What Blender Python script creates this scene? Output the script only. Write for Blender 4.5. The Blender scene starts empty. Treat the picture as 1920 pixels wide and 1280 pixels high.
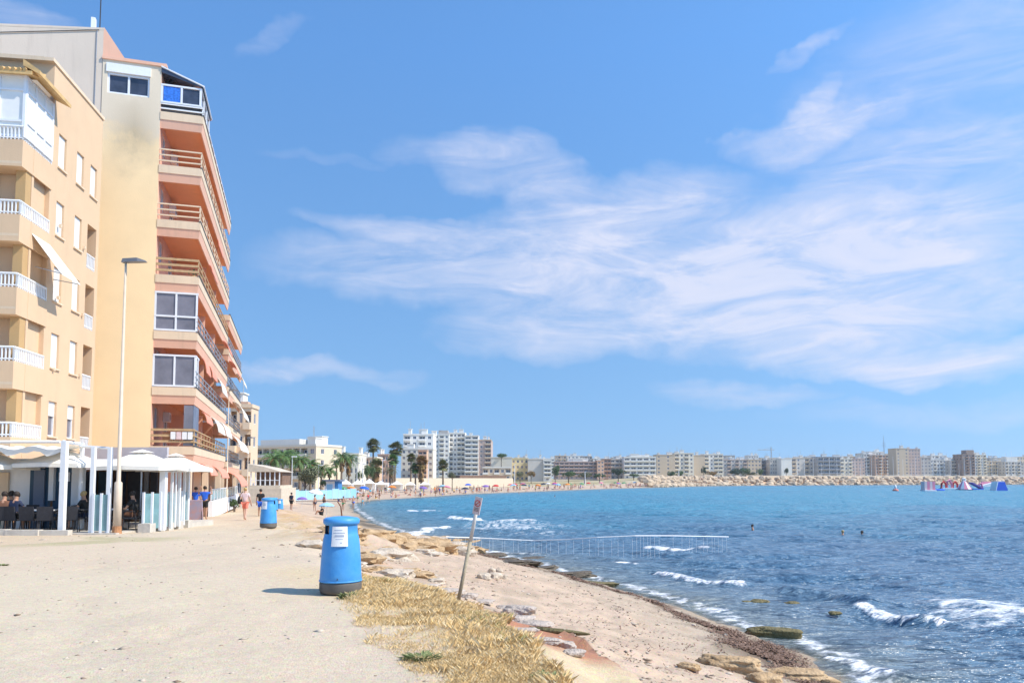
import bpy, bmesh, math, random
import numpy as np
from mathutils import Vector, Matrix

R = math.radians
random.seed(7)
scn = bpy.context.scene
COL = scn.collection

# ------------------------------------------------------------ camera
F = 1400.0; CX = 960.0; CY = 808.0; EYE = 1.6; SEA = -2.4
PITCH = math.atan((897 - CY) / F)
cd = bpy.data.cameras.new('camera'); cam = bpy.data.objects.new('camera', cd); COL.objects.link(cam)
cam.location = (0, 0, EYE); cam.rotation_euler = (math.pi / 2 + PITCH, 0, 0)
cd.sensor_width = 36; cd.lens = F / 1920 * 36; cd.shift_y = (CY - 640) / 1920
cd.clip_start = 0.1; cd.clip_end = 6000
scn.camera = cam

# ------------------------------------------------------------ light
SUN_EL = R(47); SUN_AZ = R(105)      # azimuth clockwise from +Y (the way the camera looks)
sd = bpy.data.lights.new('sun', 'SUN'); sd.energy = 4.0; sd.angle = R(0.53); sd.color = (1.0, 0.93, 0.81)
so = bpy.data.objects.new('sun', sd); COL.objects.link(so)
sv = Vector((math.sin(SUN_AZ) * math.cos(SUN_EL), math.cos(SUN_AZ) * math.cos(SUN_EL), math.sin(SUN_EL)))
so.rotation_euler = (-sv).to_track_quat('-Z', 'Y').to_euler()
so.location = (60, 0, 60)
scn.view_settings.view_transform = 'Standard'; scn.view_settings.look = 'None'
scn.view_settings.exposure = 0.45; scn.view_settings.gamma = 1

w = bpy.data.worlds.new('World'); scn.world = w; w.use_nodes = True
nt = w.node_tree; nt.nodes.clear()
def N(t, **k):
    n = nt.nodes.new(t)
    for a, b in k.items(): setattr(n, a, b)
    return n
def M(op, a, b=None, c=None, clamp=False):
    n = nt.nodes.new('ShaderNodeMath'); n.operation = op; n.use_clamp = clamp
    for i, v in enumerate((a, b, c)):
        if v is None: continue
        if isinstance(v, (int, float)): n.inputs[i].default_value = v
        else: nt.links.new(v, n.inputs[i])
    return n.outputs[0]
out = N('ShaderNodeOutputWorld'); bg = N('ShaderNodeBackground')
sky = N('ShaderNodeTexSky'); sky.sky_type = 'NISHITA'; sky.sun_disc = False
sky.sun_elevation = SUN_EL; sky.sun_rotation = SUN_AZ; sky.air_density = 1.0; sky.dust_density = 0.3; sky.ozone_density = 2.5
_tc = N('ShaderNodeTexCoord'); _s = N('ShaderNodeSeparateXYZ'); nt.links.new(_tc.outputs['Generated'], _s.inputs[0])
_c = N('ShaderNodeCombineXYZ'); nt.links.new(_s.outputs[0], _c.inputs[0]); nt.links.new(_s.outputs[1], _c.inputs[1]); nt.links.new(M('MULTIPLY_ADD', M('MAXIMUM', _s.outputs[2], 0.0), .72, .26), _c.inputs[2])
nt.links.new(_c.outputs[0], sky.inputs[0])      # denser, clearer air than the default near the skyline
tint = N('ShaderNodeMix'); tint.data_type = 'RGBA'; tint.blend_type = 'MULTIPLY'; tint.inputs[0].default_value = 1
nt.links.new(sky.outputs[0], tint.inputs[6]); 
_hr = M('SQRT', M('ADD', M('MULTIPLY', _s.outputs[0], _s.outputs[0]), M('MULTIPLY', _s.outputs[1], _s.outputs[1])))
_f = M('MULTIPLY', M('DIVIDE', _s.outputs[2], M('MAXIMUM', _hr, .02)), 1.7, clamp=True)
_g = N('ShaderNodeMix'); _g.data_type = 'RGBA'; nt.links.new(_f, _g.inputs[0]); _g.inputs[6].default_value = (1.08, 1.26, 1.22, 1); _g.inputs[7].default_value = (.96, 1.43, 1.70, 1)
nt.links.new(_g.outputs[2], tint.inputs[7])
tc = N('ShaderNodeTexCoord'); sp = N('ShaderNodeSeparateXYZ'); nt.links.new(tc.outputs['Generated'], sp.inputs[0])
hx, hy, hz = sp.outputs
az = M('ARCTAN2', hx, hy)
hr = M('SQRT', M('ADD', M('MULTIPLY', hx, hx), M('MULTIPLY', hy, hy)))
el = M('DIVIDE', hz, M('MAXIMUM', hr, 0.02))
cmb = N('ShaderNodeCombineXYZ'); nt.links.new(az, cmb.inputs[0]); nt.links.new(el, cmb.inputs[1])
def noise(sx, sy, rot, scale, detail, rough, off=0.0, dist=0.0):
    mp = N('ShaderNodeMapping'); mp.inputs['Scale'].default_value = (sx, sy, 1); mp.inputs['Rotation'].default_value = (0, 0, rot)
    mp.inputs['Location'].default_value = (off, off * 1.7, 0)
    nt.links.new(cmb.outputs[0], mp.inputs[0])
    t = N('ShaderNodeTexNoise'); t.inputs['Scale'].default_value = scale; t.inputs['Detail'].default_value = detail
    t.inputs['Roughness'].default_value = rough; t.inputs['Distortion'].default_value = dist
    nt.links.new(mp.outputs[0], t.inputs[0])
    return t
warp = noise(1, 1, 0, 4.0, 5, 0.6, 3.1)
wsp = N('ShaderNodeSeparateColor'); nt.links.new(warp.outputs['Color'], wsp.inputs[0])
azw = M('ADD', az, M('MULTIPLY', M('SUBTRACT', wsp.outputs[0], 0.5), 0.30))
elw = M('ADD', el, M('MULTIPLY', M('SUBTRACT', wsp.outputs[1], 0.5), 0.14))
def ellipse(px, py, rx, ry, ang, s):
    a0 = math.atan((px - 960) / F); e0 = (897 - py) / F * math.cos(a0)
    k = math.cos(a0)
    rx = rx / F * k * k; ry = ry / F * k
    ca, sa = math.cos(ang), math.sin(ang)
    dx = M('SUBTRACT', azw, a0); dy = M('SUBTRACT', elw, e0)
    u = M('MULTIPLY_ADD', dx, ca / rx, M('MULTIPLY', dy, sa / rx))
    v = M('MULTIPLY_ADD', dx, -sa / ry, M('MULTIPLY', dy, ca / ry))
    d = M('ADD', M('MULTIPLY', u, u), M('MULTIPLY', v, v))
    return M('MULTIPLY', M('MAXIMUM', M('SUBTRACT', 1.0, M('MULTIPLY', d, 0.5)), 0.0), s)
ELL = [(900, 505, 330, 62, 0.0, .85), (1250, 470, 360, 85, -0.05, 1.0), (1640, 500, 380, 110, 0.05, .95), (1150, 610, 260, 58, 0.05, .8),
       (1560, 600, 330, 50, 0.08, .7), (1010, 345, 150, 60, -0.5, .6), (880, 262, 110, 26, 0.0, .32), (1240, 370, 280, 45, -.1, .6),
       (1560, 235, 140, 40, 0.15, .9), (1530, 190, 70, 24, .6, .8), (1490, 92, 75, 14, 0.35, .55), (1690, 665, 260, 28, -0.03, .95),
       (1800, 330, 260, 90, 0.15, .6), (1820, 120, 330, 150, 0.2, .42), (560, 708, 210, 18, 0.0, .55), (20, 20, 110, 35, 0, .4),
       (515, 18, 60, 22, .6, .26), (760, 415, 160, 20, 0.0, .6), (1380, 735, 120, 18, 0, .45), (1750, 760, 260, 26, 0, .35), (620, 268, 120, 10, 0, .16)]
acc = None
for e in ELL:
    o = ellipse(*e)
    acc = o if acc is None else M('ADD', acc, M('MULTIPLY', o, M('SUBTRACT', 1.0, M('MULTIPLY', M('MINIMUM', acc, 1.0), .6))))
streak = noise(1.0, 3.6, 0.10, 6.0, 12, 0.66, 1.3, 0.9)
soft = noise(1.0, 2.0, -0.2, 2.5, 4, 0.55, 7.7, 0.3)
mask = M('MULTIPLY', acc, M('MULTIPLY_ADD', streak.outputs[0], 2.5, -0.48))
mask = M('MULTIPLY', mask, M('MULTIPLY_ADD', soft.outputs[0], 1.0, 0.45), clamp=True)
mask = M('MULTIPLY', M('POWER', M('MULTIPLY', mask, M('MULTIPLY_ADD', streak.outputs[0], .7, .55)), 1.0), 0.86, clamp=True)
cm = N('ShaderNodeMix'); cm.data_type = 'RGBA'
nt.links.new(mask, cm.inputs[0]); nt.links.new(tint.outputs[2], cm.inputs[6])
cm.inputs[7].default_value = (4.8, 4.95, 5.9, 1)
nt.links.new(cm.outputs[2], bg.inputs[0]); bg.inputs[1].default_value = 0.125
nt.links.new(bg.outputs[0], out.inputs[0])

# ------------------------------------------------------------ helpers
def gx(px, Y, z=0.0): return (px - CX) / F * (Y * math.cos(PITCH) + (z - EYE) * math.sin(PITCH))
def gz(py, Y):
    t = -(py - CY) / F
    return EYE + Y * (math.sin(PITCH) + t * math.cos(PITCH)) / (math.cos(PITCH) - t * math.sin(PITCH))
def sea(px, py):
    Y = (EYE - SEA) * F / (py - 897); return (px - CX) / F * Y, Y

def mat(name, col, rough=0.8, var=0.12, scale=6.0, bump=0.0, metal=0.0, attr=None, spec=None, col2=None, alpha=None, bscale=None):
    m = bpy.data.materials.new(name); m.use_nodes = True
    t = m.node_tree; p = t.nodes['Principled BSDF']
    p.inputs['Roughness'].default_value = rough; p.inputs['Metallic'].default_value = metal
    if spec is not None: p.inputs['Specular IOR Level'].default_value = spec
    if alpha is not None: p.inputs['Alpha'].default_value = alpha
    c = t.nodes.new('ShaderNodeTexCoord'); n = t.nodes.new('ShaderNodeTexNoise')
    n.inputs['Scale'].default_value = scale; n.inputs['Detail'].default_value = 6; n.inputs['Roughness'].default_value = .6
    t.links.new(c.outputs['Object'], n.inputs[0])
    mx = t.nodes.new('ShaderNodeMix'); mx.data_type = 'RGBA'
    rr = t.nodes.new('ShaderNodeMapRange'); rr.inputs[1].default_value = .3; rr.inputs[2].default_value = .7
    t.links.new(n.outputs[0], rr.inputs[0]); t.links.new(rr.outputs[0], mx.inputs[0])
    lo = tuple(x * (1 - var) for x in col); hi = tuple(min(1, x * (1 + var)) for x in col)
    if col2: lo, hi = col, col2
    mx.inputs[6].default_value = (*lo, 1); mx.inputs[7].default_value = (*hi, 1)
    o = mx.outputs[2]
    if attr:
        a = t.nodes.new('ShaderNodeAttribute'); a.attribute_name = attr
        m2 = t.nodes.new('ShaderNodeMix'); m2.data_type = 'RGBA'; m2.blend_type = 'MULTIPLY'; m2.inputs[0].default_value = 1
        t.links.new(o, m2.inputs[6]); t.links.new(a.outputs['Color'], m2.inputs[7]); o = m2.outputs[2]
    t.links.new(o, p.inputs['Base Color'])
    if bump:
        n2 = t.nodes.new('ShaderNodeTexNoise'); n2.inputs['Scale'].default_value = bscale or scale * 4; n2.inputs['Detail'].default_value = 5
        t.links.new(c.outputs['Object'], n2.inputs[0])
        b = t.nodes.new('ShaderNodeBump'); b.inputs['Strength'].default_value = bump; b.inputs['Distance'].default_value = .05
        t.links.new(n2.outputs[0], b.inputs['Height']); t.links.new(b.outputs[0], p.inputs['Normal'])
    return m

class MB:
    def __init__(s): s.v = []; s.f = []; s.mi = []; s.cur = 0
    def add(s, vs, fs):
        b = len(s.v); s.v += [tuple(v) for v in vs]
        for f in fs: s.f.append(tuple(b + i for i in f)); s.mi.append(s.cur)
        return s
    def quad(s, a, b, c, d): return s.add([a, b, c, d], [(0, 1, 2, 3)])
    def box(s, x0, x1, y0, y1, z0, z1):
        return s.add([(x, y, z) for z in (z0, z1) for y in (y0, y1) for x in (x0, x1)],
                     [(0, 2, 3, 1), (4, 5, 7, 6), (0, 1, 5, 4), (1, 3, 7, 5), (3, 2, 6, 7), (2, 0, 4, 6)])
    def cbox(s, c, d, rz=0, rx=0, ry=0):
        m = Matrix.Translation(c) @ Matrix.Rotation(rz, 4, 'Z') @ Matrix.Rotation(ry, 4, 'Y') @ Matrix.Rotation(rx, 4, 'X')
        vs = [m @ Vector((x * d[0] / 2, y * d[1] / 2, z * d[2] / 2)) for z in (-1, 1) for y in (-1, 1) for x in (-1, 1)]
        return s.add(vs, [(0, 2, 3, 1), (4, 5, 7, 6), (0, 1, 5, 4), (1, 3, 7, 5), (3, 2, 6, 7), (2, 0, 4, 6)])
    def tube(s, pts, r, n=8, cap=True):
        pts = [Vector(p) for p in pts]
        rs = r if isinstance(r, (list, tuple)) else [r] * len(pts)
        vs = []
        for i, p in enumerate(pts):
            d = (pts[min(i + 1, len(pts) - 1)] - pts[max(i - 1, 0)]).normalized()
            a = d.orthogonal().normalized() if abs(d.z) < .99 else Vector((1, 0, 0)); 
            if abs(d.z) < .99: a = Vector((0, 0, 1)).cross(d).normalized()
            b = d.cross(a)
            for k in range(n):
                t = 2 * math.pi * k / n; vs.append(p + (a * math.cos(t) + b * math.sin(t)) * rs[i])
        fs = [(i * n + k, i * n + (k + 1) % n, (i + 1) * n + (k + 1) % n, (i + 1) * n + k) for i in range(len(pts) - 1) for k in range(n)]
        if cap: fs += [tuple(range(n - 1, -1, -1)), tuple((len(pts) - 1) * n + k for k in range(n))]
        return s.add(vs, fs)
    def lathe(s, prof, n=24, c=(0, 0, 0), sx=1, sy=1):
        vs = [(c[0] + r * math.cos(2 * math.pi * k / n) * sx, c[1] + r * math.sin(2 * math.pi * k / n) * sy, c[2] + z) for r, z in prof for k in range(n)]
        fs = [(i * n + k, i * n + (k + 1) % n, (i + 1) * n + (k + 1) % n, (i + 1) * n + k) for i in range(len(prof) - 1) for k in range(n)]
        fs += [tuple(range(n - 1, -1, -1)), tuple((len(prof) - 1) * n + k for k in range(n))]
        return s.add(vs, fs)
    def prism(s, poly, a, b, axis='y'):
        n = len(poly)
        if axis == 'y': vs = [(p[0], a, p[1]) for p in poly] + [(p[0], b, p[1]) for p in poly]
        elif axis == 'x': vs = [(a, p[0], p[1]) for p in poly] + [(b, p[0], p[1]) for p in poly]
        else: vs = [(p[0], p[1], a) for p in poly] + [(p[0], p[1], b) for p in poly]
        fs = [tuple(range(n)), tuple(range(2 * n - 1, n - 1, -1))] + [(i, n + i, n + (i + 1) % n, (i + 1) % n) for i in range(n)]
        return s.add(vs, fs)
    def wall(s, o, u, nrm, u0, u1, z0, z1, holes, back=None):
        """wall sheet with openings; hole = (ua, ub, za, zb, depth, backed)"""
        o = Vector(o); u = Vector(u).normalized(); nrm = Vector(nrm).normalized()
        P = lambda a, z, d=0: o + u * a + Vector((0, 0, z)) - nrm * d
        us = sorted({u0, u1, *[h[0] for h in holes], *[h[1] for h in holes]}); zs = sorted({z0, z1, *[h[2] for h in holes], *[h[3] for h in holes]})
        for i in range(len(us) - 1):
            for j in range(len(zs) - 1):
                a, b, c, d = us[i], us[i + 1], zs[j], zs[j + 1]; m, n = (a + b) / 2, (c + d) / 2
                if any(h[0] < m < h[1] and h[2] < n < h[3] for h in holes): continue
                s.quad(P(a, c), P(b, c), P(b, d), P(a, d))
        for a, b, c, d, dep, bk in holes:
            s.quad(P(a, c), P(a, c, dep), P(b, c, dep), P(b, c)); s.quad(P(a, d), P(b, d), P(b, d, dep), P(a, d, dep))
            s.quad(P(a, c), P(a, d), P(a, d, dep), P(a, c, dep)); s.quad(P(b, c), P(b, c, dep), P(b, d, dep), P(b, d))
            if bk: s.quad(P(a, c, dep), P(a, d, dep), P(b, d, dep), P(b, c, dep))
        return s
    def mesh(s, name, mats, smooth=False):
        me = bpy.data.meshes.new(name); me.from_pydata(s.v, [], s.f)
        for m in (mats if isinstance(mats, (list, tuple)) else [mats]): me.materials.append(m)
        if isinstance(mats, (list, tuple)) and len(mats) > 1: me.polygons.foreach_set('material_index', s.mi)
        bm = bmesh.new(); bm.from_mesh(me); bmesh.ops.recalc_face_normals(bm, faces=bm.faces); bm.to_mesh(me); bm.free()
        if smooth: me.polygons.foreach_set('use_smooth', [True] * len(me.polygons))
        me.update(); return me
    def build(s, name, mats, parent=None, smooth=False):
        return link(name, s.mesh(name, mats, smooth), parent)

def link(name, me, parent=None, loc=None, rz=None, scale=None):
    o = bpy.data.objects.new(name, me); COL.objects.link(o)
    if parent is not None: o.parent = parent
    if loc is not None: o.location = loc
    if rz is not None: o.rotation_euler = (0, 0, rz)
    if scale is not None: o.scale = scale
    return o
def tag(o, label=None, cat=None, group=None, kind=None):
    if label: o['label'] = label
    if cat: o['category'] = cat
    if group: o['group'] = group
    if kind: o['kind'] = kind
    return o
def thing(name, label, cat, loc=(0, 0, 0), rz=0, group=None):
    o = bpy.data.objects.new(name, None); COL.objects.link(o); o.location = loc; o.rotation_euler = (0, 0, rz)
    o.empty_display_size = .2
    return tag(o, label, cat, group)
def copy_tree(o, parent=None, children=None):
    c = o.copy(); COL.objects.link(c)
    if parent is not None: c.parent = parent
    for ch in list(o.children): copy_tree(ch, c)
    return c

# numpy value noise
_rng = np.random.default_rng(5); _T = _rng.random((512, 512))
def vnoise(x, y):
    xi = np.floor(x).astype(int); yi = np.floor(y).astype(int); fx = x - xi; fy = y - yi
    fx = fx * fx * (3 - 2 * fx); fy = fy * fy * (3 - 2 * fy)
    g = lambda a, b: _T[a & 511, b & 511]
    return (g(xi, yi) * (1 - fx) + g(xi + 1, yi) * fx) * (1 - fy) + (g(xi, yi + 1) * (1 - fx) + g(xi + 1, yi + 1) * fx) * fy
def fbm(x, y, o=4):
    s = 0; a = .5
    for i in range(o): s = s + a * vnoise(x + 17.3 * i, y + 9.1 * i); x = x * 2.03; y = y * 2.03; a *= .5
    return s / (1 - .5 ** o)
def sstep(a, b, x): t = np.clip((x - a) / (b - a), 0, 1); return t * t * (3 - 2 * t)
def sdist(px, py, poly):
    best = np.full(px.shape, 1e18); sg = np.ones(px.shape)
    for (ax, ay), (bx, by) in zip(poly[:-1], poly[1:]):
        dx, dy = bx - ax, by - ay; L = dx * dx + dy * dy
        t = np.clip(((px - ax) * dx + (py - ay) * dy) / L, 0, 1)
        qx, qy = px - ax - t * dx, py - ay - t * dy; d = qx * qx + qy * qy
        m = d < best - 1e-9; best = np.where(m, d, best); sg = np.where(m, np.where(dx * (py - ay) - dy * (px - ax) > 0, 1., -1.), sg)
    return np.sqrt(best) * sg
def grid_obj(name, xs, ys, zf, mats, attrs=None, keep=None):
    X, Y = np.meshgrid(xs, ys); Z = zf
    ny, nx = X.shape
    v = np.stack([X.ravel(), Y.ravel(), Z.ravel()], 1)
    i = np.arange((ny - 1) * (nx - 1)); r = i // (nx - 1); c = i % (nx - 1); a = r * nx + c
    q = np.stack([a, a + 1, a + nx + 1, a + nx], 1)
    if keep is not None:
        kv = keep.ravel(); q = q[kv[q].any(1)]
    me = bpy.data.meshes.new(name); me.vertices.add(len(v)); me.vertices.foreach_set('co', v.ravel())
    me.loops.add(q.size); me.loops.foreach_set('vertex_index', q.ravel().astype(np.int32))
    me.polygons.add(len(q)); me.polygons.foreach_set('loop_start', np.arange(0, q.size, 4, dtype=np.int32))
    me.update(calc_edges=True); me.validate()
    me.polygons.foreach_set('use_smooth', [True] * len(me.polygons))
    for k, val in (attrs or {}).items():
        if val.ndim == 3:
            at = me.color_attributes.new(k, 'FLOAT_COLOR', 'POINT'); at.data.foreach_set('color', np.concatenate([val.reshape(-1, 3), np.ones((val.size // 3, 1))], 1).ravel())
        else:
            at = me.attributes.new(k, 'FLOAT', 'POINT'); at.data.foreach_set('value', val.ravel())
    me.materials.append(mats); me.update()
    return link(name, me)

def nth(n): return f"{n}{'th' if n % 100 in (11, 12, 13) else {1: 'st', 2: 'nd', 3: 'rd'}.get(n % 10, 'th')}"
# ------------------------------------------------------------ terrain
SH = [(10, -30), (8.6, 0), (7.2, 8), (6.3, 14.6), (6.6, 17.1), (6.1, 19.4), (5.0, 24), (3.4, 28.3), (1.0, 34.4), (-3.3, 42), (-7.4, 51.9), (-13.3, 69), (-20.7, 96.6),
      (-25.4, 117), (-26, 140), (-18.8, 165), (-12.4, 193), (6.7, 233), (28, 280), (56, 329), (97, 400), (141, 448), (366, 533), (900, 690), (2500, 1300)]
BL = [(3.0, -30), (1.8, 0), (1.6, 4), (1.2, 6.6), (.80, 8.0), (.48, 9.0), (.05, 9.9), (-.45, 10.6), (-1.1, 11.6), (-1.75, 12.5), (-2.5, 13.7), (-3.6, 16.5), (-5.2, 20), (-7.3, 26), (-11.5, 38), (-19, 58), (-27, 80), (-36, 108),
      (-45, 150), (-40, 190), (-22, 235), (2, 285), (30, 335), (74, 410), (128, 462), (362, 545), (896, 702), (2490, 1312)]
def landz(x, y):
    z = np.interp(y, [0, 12, 27, 39, 60, 80, 100, 200], [0, 0, -.27, -.55, -1.0, -1.3, -1.5, -1.5])
    far = sstep(40, 110, x) * sstep(330, 420, y)
    hill = sstep(300, 700, y) * 2.5
    return z * (1 - far) + 2.9 * far + hill * (1 - far)
def ground_z(x, y, detail=True):
    x = np.asarray(x, float); y = np.asarray(y, float)
    dS = sdist(x, y, SH); dP = sdist(x, y, BL)
    L = landz(x, y)
    near = 1 - sstep(15, 24, y)
    ledge = .36 * near + .0
    wob = (fbm(x * 1.3, y * 1.3, 3) - .5) * .5 * near
    dPw = dP + wob
    t = np.clip(dS / np.maximum(dS - np.minimum(dPw, -1e-3), 1e-3), 0, 1)
    zb = SEA + (L - ledge - SEA) * t ** .85
    zl = L - .17 * sstep(.85, .0, dPw) * near
    m = np.where(near > 0, sstep(-.22, .0, dPw) * near, 0) + (1 - near) * (dPw >= 0)
    z = np.where(dS < 0, SEA + np.maximum(dS * .10, -3.5), zb * (1 - m) + zl * m)
    z = np.where((dPw > 0) & (dS >= 0) & (near <= 0), zl, z)
    if detail:
        z = z + (fbm(x * .35, y * .35, 4) - .5) * .10 * sstep(2, 10, np.abs(y)) + (fbm(x * 3, y * 3, 3) - .5) * .03
        rk = sstep(18, 26, y) * (1 - sstep(60, 75, y)) * np.exp(-((dP + 1.2) / 2.2) ** 2)
        z = z + rk * (fbm(x * .9, y * .9, 4) - .42) * 1.1
        z = z + np.where((dS > 0) & (dP < 0), (fbm(x * 1.1 + 5, y * 1.1, 4) - .5) * .14 + (fbm(x * 3.7 + 5, y * 3.7, 3) - .5) * .10 * (y < 40), 0) * (y < 90) - np.where((dP > 0) & (y < 45), np.maximum(fbm(x * 2.6 + 31, y * 2.6, 2) - .66, 0) * .22, 0)
    return z
def gzz(x, y): return float(ground_z(np.array([x]), np.array([y]))[0])

def spaced(lo, hi, d0, g):
    out = [0.0]
    while out[-1] < hi: out.append(out[-1] + d0 + g * out[-1])
    neg = [0.0]
    while neg[-1] > lo: neg.append(neg[-1] - d0 + g * neg[-1])
    return np.array(sorted(set(neg + out)))
ys = np.concatenate([np.array([-30, -20, -10, -5, -2, 0, 1, 2, 3]), 3 + spaced(0, 900, .055, .014)[1:], np.array([1100, 1500, 2200, 3500])])
xs = spaced(-900, 1400, .07, .022)
X, Y = np.meshgrid(xs, ys)
Z = ground_z(X, Y)
dS = sdist(X, Y, SH); dP = sdist(X, Y, BL)
def mixc(c, col, m): return c * (1 - m[..., None]) + np.array(col) * m[..., None]
c = np.zeros(X.shape + (3,)) + np.array([.625, .51, .36])
n1 = fbm(X * .5, Y * .5, 4); n2 = fbm(X * 2.1 + 40, Y * 2.1, 4); n3 = fbm(X * .12 + 9, Y * .12, 3)
# dusty verge beside the cafe, dirt track tints
c = mixc(c, [.60, .46, .33], sstep(.45, .62, n3) * .5)
c = mixc(c, [.58, .43, .28], sstep(-12, -15, X + (Y - 24) * .2) * sstep(17, 20, Y) * .7)
c = mixc(c, [.42, .37, .20], sstep(.56, .66, n1) * sstep(18.5, 20.5, Y) * (1 - sstep(23, 25, Y)) * sstep(-9, -11, X) * .8)
for off_ in (3.1, 4.7, 7.6, 9.1):
    c = mixc(c, [.53, .425, .30], np.exp(-((dP - off_ - (fbm(Y * .15, X * 0 + off_, 2) - .5) * 1.6) / .22) ** 2) * sstep(.35, .6, n1) * .45 * (Y < 60))
c = mixc(c, [.54, .44, .32], (dP > 0) * (Y < 90) * sstep(.50, .68, fbm(X * .9 + 20, Y * .5, 5)) * .35)
# soil under the dry grass
gm = sstep(2.3, 1.2, dP) * (dP > -.2) * (1 - sstep(13, 15, Y)) * sstep(.25, .5, n2 + .15)
c = mixc(c, [.64, .49, .29], np.clip(gm, 0, 1) * .85)
beach = ((dP < 0) & (dS > 0)).astype(float)
c = mixc(c, [.60, .44, .31], beach); c = mixc(c, [.47, .35, .25], beach * sstep(.42, .62, fbm(X * 1.7 + 3, Y * 3.1, 5)) * .75); c = mixc(c, [.40, .34, .25], beach * sstep(4.5, 1.5, dS) * .55)
c = mixc(c, [.50, .35, .24], beach * sstep(.5, .7, n1) * .45)
c = mixc(c, [.40, .30, .20], beach * sstep(.55, .68, n2) * .5 * (Y < 60))
# red clay face along the ledge
red = np.exp(-((dP - .22 + (n1 - .5) * .5) / .36) ** 4) * sstep(6.9, 7.8, Y) * (1 - sstep(10.6, 11.4, Y)) * sstep(.25, .5, n2 + .12)
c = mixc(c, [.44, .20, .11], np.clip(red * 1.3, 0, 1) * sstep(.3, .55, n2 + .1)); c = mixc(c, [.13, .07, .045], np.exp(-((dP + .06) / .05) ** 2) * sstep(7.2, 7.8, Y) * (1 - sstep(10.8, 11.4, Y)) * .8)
# ochre rock shelf beside the path
rk = sstep(18, 24, Y) * (1 - sstep(60, 75, Y)) * np.exp(-((dP + .8) / 1.8) ** 2)
c = mixc(c, [.52, .36, .19], rk * sstep(.35, .55, n2))
# wet sand and weed wrack
wet = sstep(.9, .1, dS + (n1 - .5) * 1.2) * (dS > -1)
c = mixc(c, [.34, .25, .17], wet * .75)
wr = np.exp(-((dS - 1.1 + (n1 - .5) * 1.6) / (.6 + .4 * (Y < 18))) ** 2) * sstep(.36, .50, n2) * (Y < 60)
c = mixc(c, [.12, .075, .045], np.clip(wr, 0, 1) * .85)
dk = np.exp(-((dS - .9) / 1.5) ** 2) * sstep(31, 38, Y) * (1 - sstep(70, 80, Y)) * sstep(.3, .5, n1)
c = mixc(c, [.13, .10, .065], np.clip(dk * 1.2, 0, 1))
# far beach, olive bank behind it, rocky breakwater core
bank = (dP > 0) * sstep(180, 230, Y)
c = mixc(c, [.40, .33, .17], bank * sstep(.35, .6, n3 + .1))
c = mixc(c, [.62, .42, .26], ((dP < 0) & (dS > 0) & (Y > 390)) * 1.0)
c = mixc(c, [.10, .13, .12], (dS < -.3) * .9)
gmat = mat('ground_material', (.90, .90, .90), .95, .0, 30, 0)
t = gmat.node_tree; pb = t.nodes['Principled BSDF']
for l in list(pb.inputs['Base Color'].links): t.links.remove(l)
at = t.nodes.new('ShaderNodeAttribute'); at.attribute_name = 'col'
geo = t.nodes.new('ShaderNodeNewGeometry')
def tnoise(sc, det=6, ro=.65):
    n = t.nodes.new('ShaderNodeTexNoise'); n.inputs['Scale'].default_value = sc; n.inputs['Detail'].default_value = det; n.inputs['Roughness'].default_value = ro
    t.links.new(geo.outputs['Position'], n.inputs[0]); return n
na = tnoise(9); nb = tnoise(55, 3); vo = t.nodes.new('ShaderNodeTexVoronoi'); vo.inputs['Scale'].default_value = 38; t.links.new(geo.outputs['Position'], vo.inputs[0])
ad = t.nodes.new('ShaderNodeMath'); ad.operation = 'ADD'; t.links.new(na.outputs[0], ad.inputs[0]); t.links.new(nb.outputs[0], ad.inputs[1])
mr = t.nodes.new('ShaderNodeMapRange'); mr.inputs[1].default_value = .6; mr.inputs[2].default_value = 1.4; mr.inputs[3].default_value = .84; mr.inputs[4].default_value = 1.12
t.links.new(ad.outputs[0], mr.inputs[0])
mm = t.nodes.new('ShaderNodeVectorMath'); mm.operation = 'SCALE'; t.links.new(at.outputs['Color'], mm.inputs[0]); t.links.new(mr.outputs[0], mm.inputs['Scale'])
vsep = t.nodes.new('ShaderNodeMix'); vsep.data_type = 'RGBA'; vsep.blend_type = 'OVERLAY'; vsep.inputs[0].default_value = .10
t.links.new(mm.outputs[0], vsep.inputs[6]); t.links.new(vo.outputs['Color'], vsep.inputs[7]); t.links.new(vsep.outputs[2], pb.inputs['Base Color'])
bp = t.nodes.new('ShaderNodeBump'); bp.inputs['Strength'].default_value = .55; bp.inputs['Distance'].default_value = .03
t.links.new(ad.outputs[0], bp.inputs['Height']); t.links.new(bp.outputs[0], pb.inputs['Normal'])
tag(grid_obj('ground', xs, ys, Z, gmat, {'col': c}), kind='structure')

# ------------------------------------------------------------ sea
xw = spaced(-60, 2300, .11, .010); yw = np.concatenate([np.array([-25., -12, -4, 2]), 6 + spaced(0, 900, .08, .0065)[1:], np.array([1300.])])
X, Y = np.meshgrid(xw, yw)
dS = -sdist(X, Y, SH)            # positive out at sea
dist = np.sqrt(X * X + Y * Y); cell = .09 + .0075 * dist
wx = X + (fbm(X * .12, Y * .12, 3) - .5) * 6; wy = Y + (fbm(X * .1 + 7, Y * .1, 3) - .5) * 7
Z = np.full(X.shape, SEA)
amp0 = sstep(-.5, 4, dS) * .85 + .15
for ang, lam, a in ((262, 9.5, .11), (270, 5.3, .085), (255, 3.4, .065), (277, 2.3, .046), (265, 1.6, .030), (250, 1.05, .018), (284, .75, .012)):
    k = 2 * math.pi / lam; dx, dy = math.cos(R(ang)), math.sin(R(ang))
    lod = np.clip(lam / (cell * 3) - .6, 0, 1)
    g = fbm(X * .35 / lam + ang, Y * .8 / lam, 2)
    ph = (wx * dx + wy * dy) * k + g * 3.2
    Z = Z + a * lod * amp0 * (np.sin(ph) + .3 * np.sin(2 * ph + 1)) * (.35 + 1.1 * fbm(X * .3 + lam, Y * .3, 2))
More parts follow.
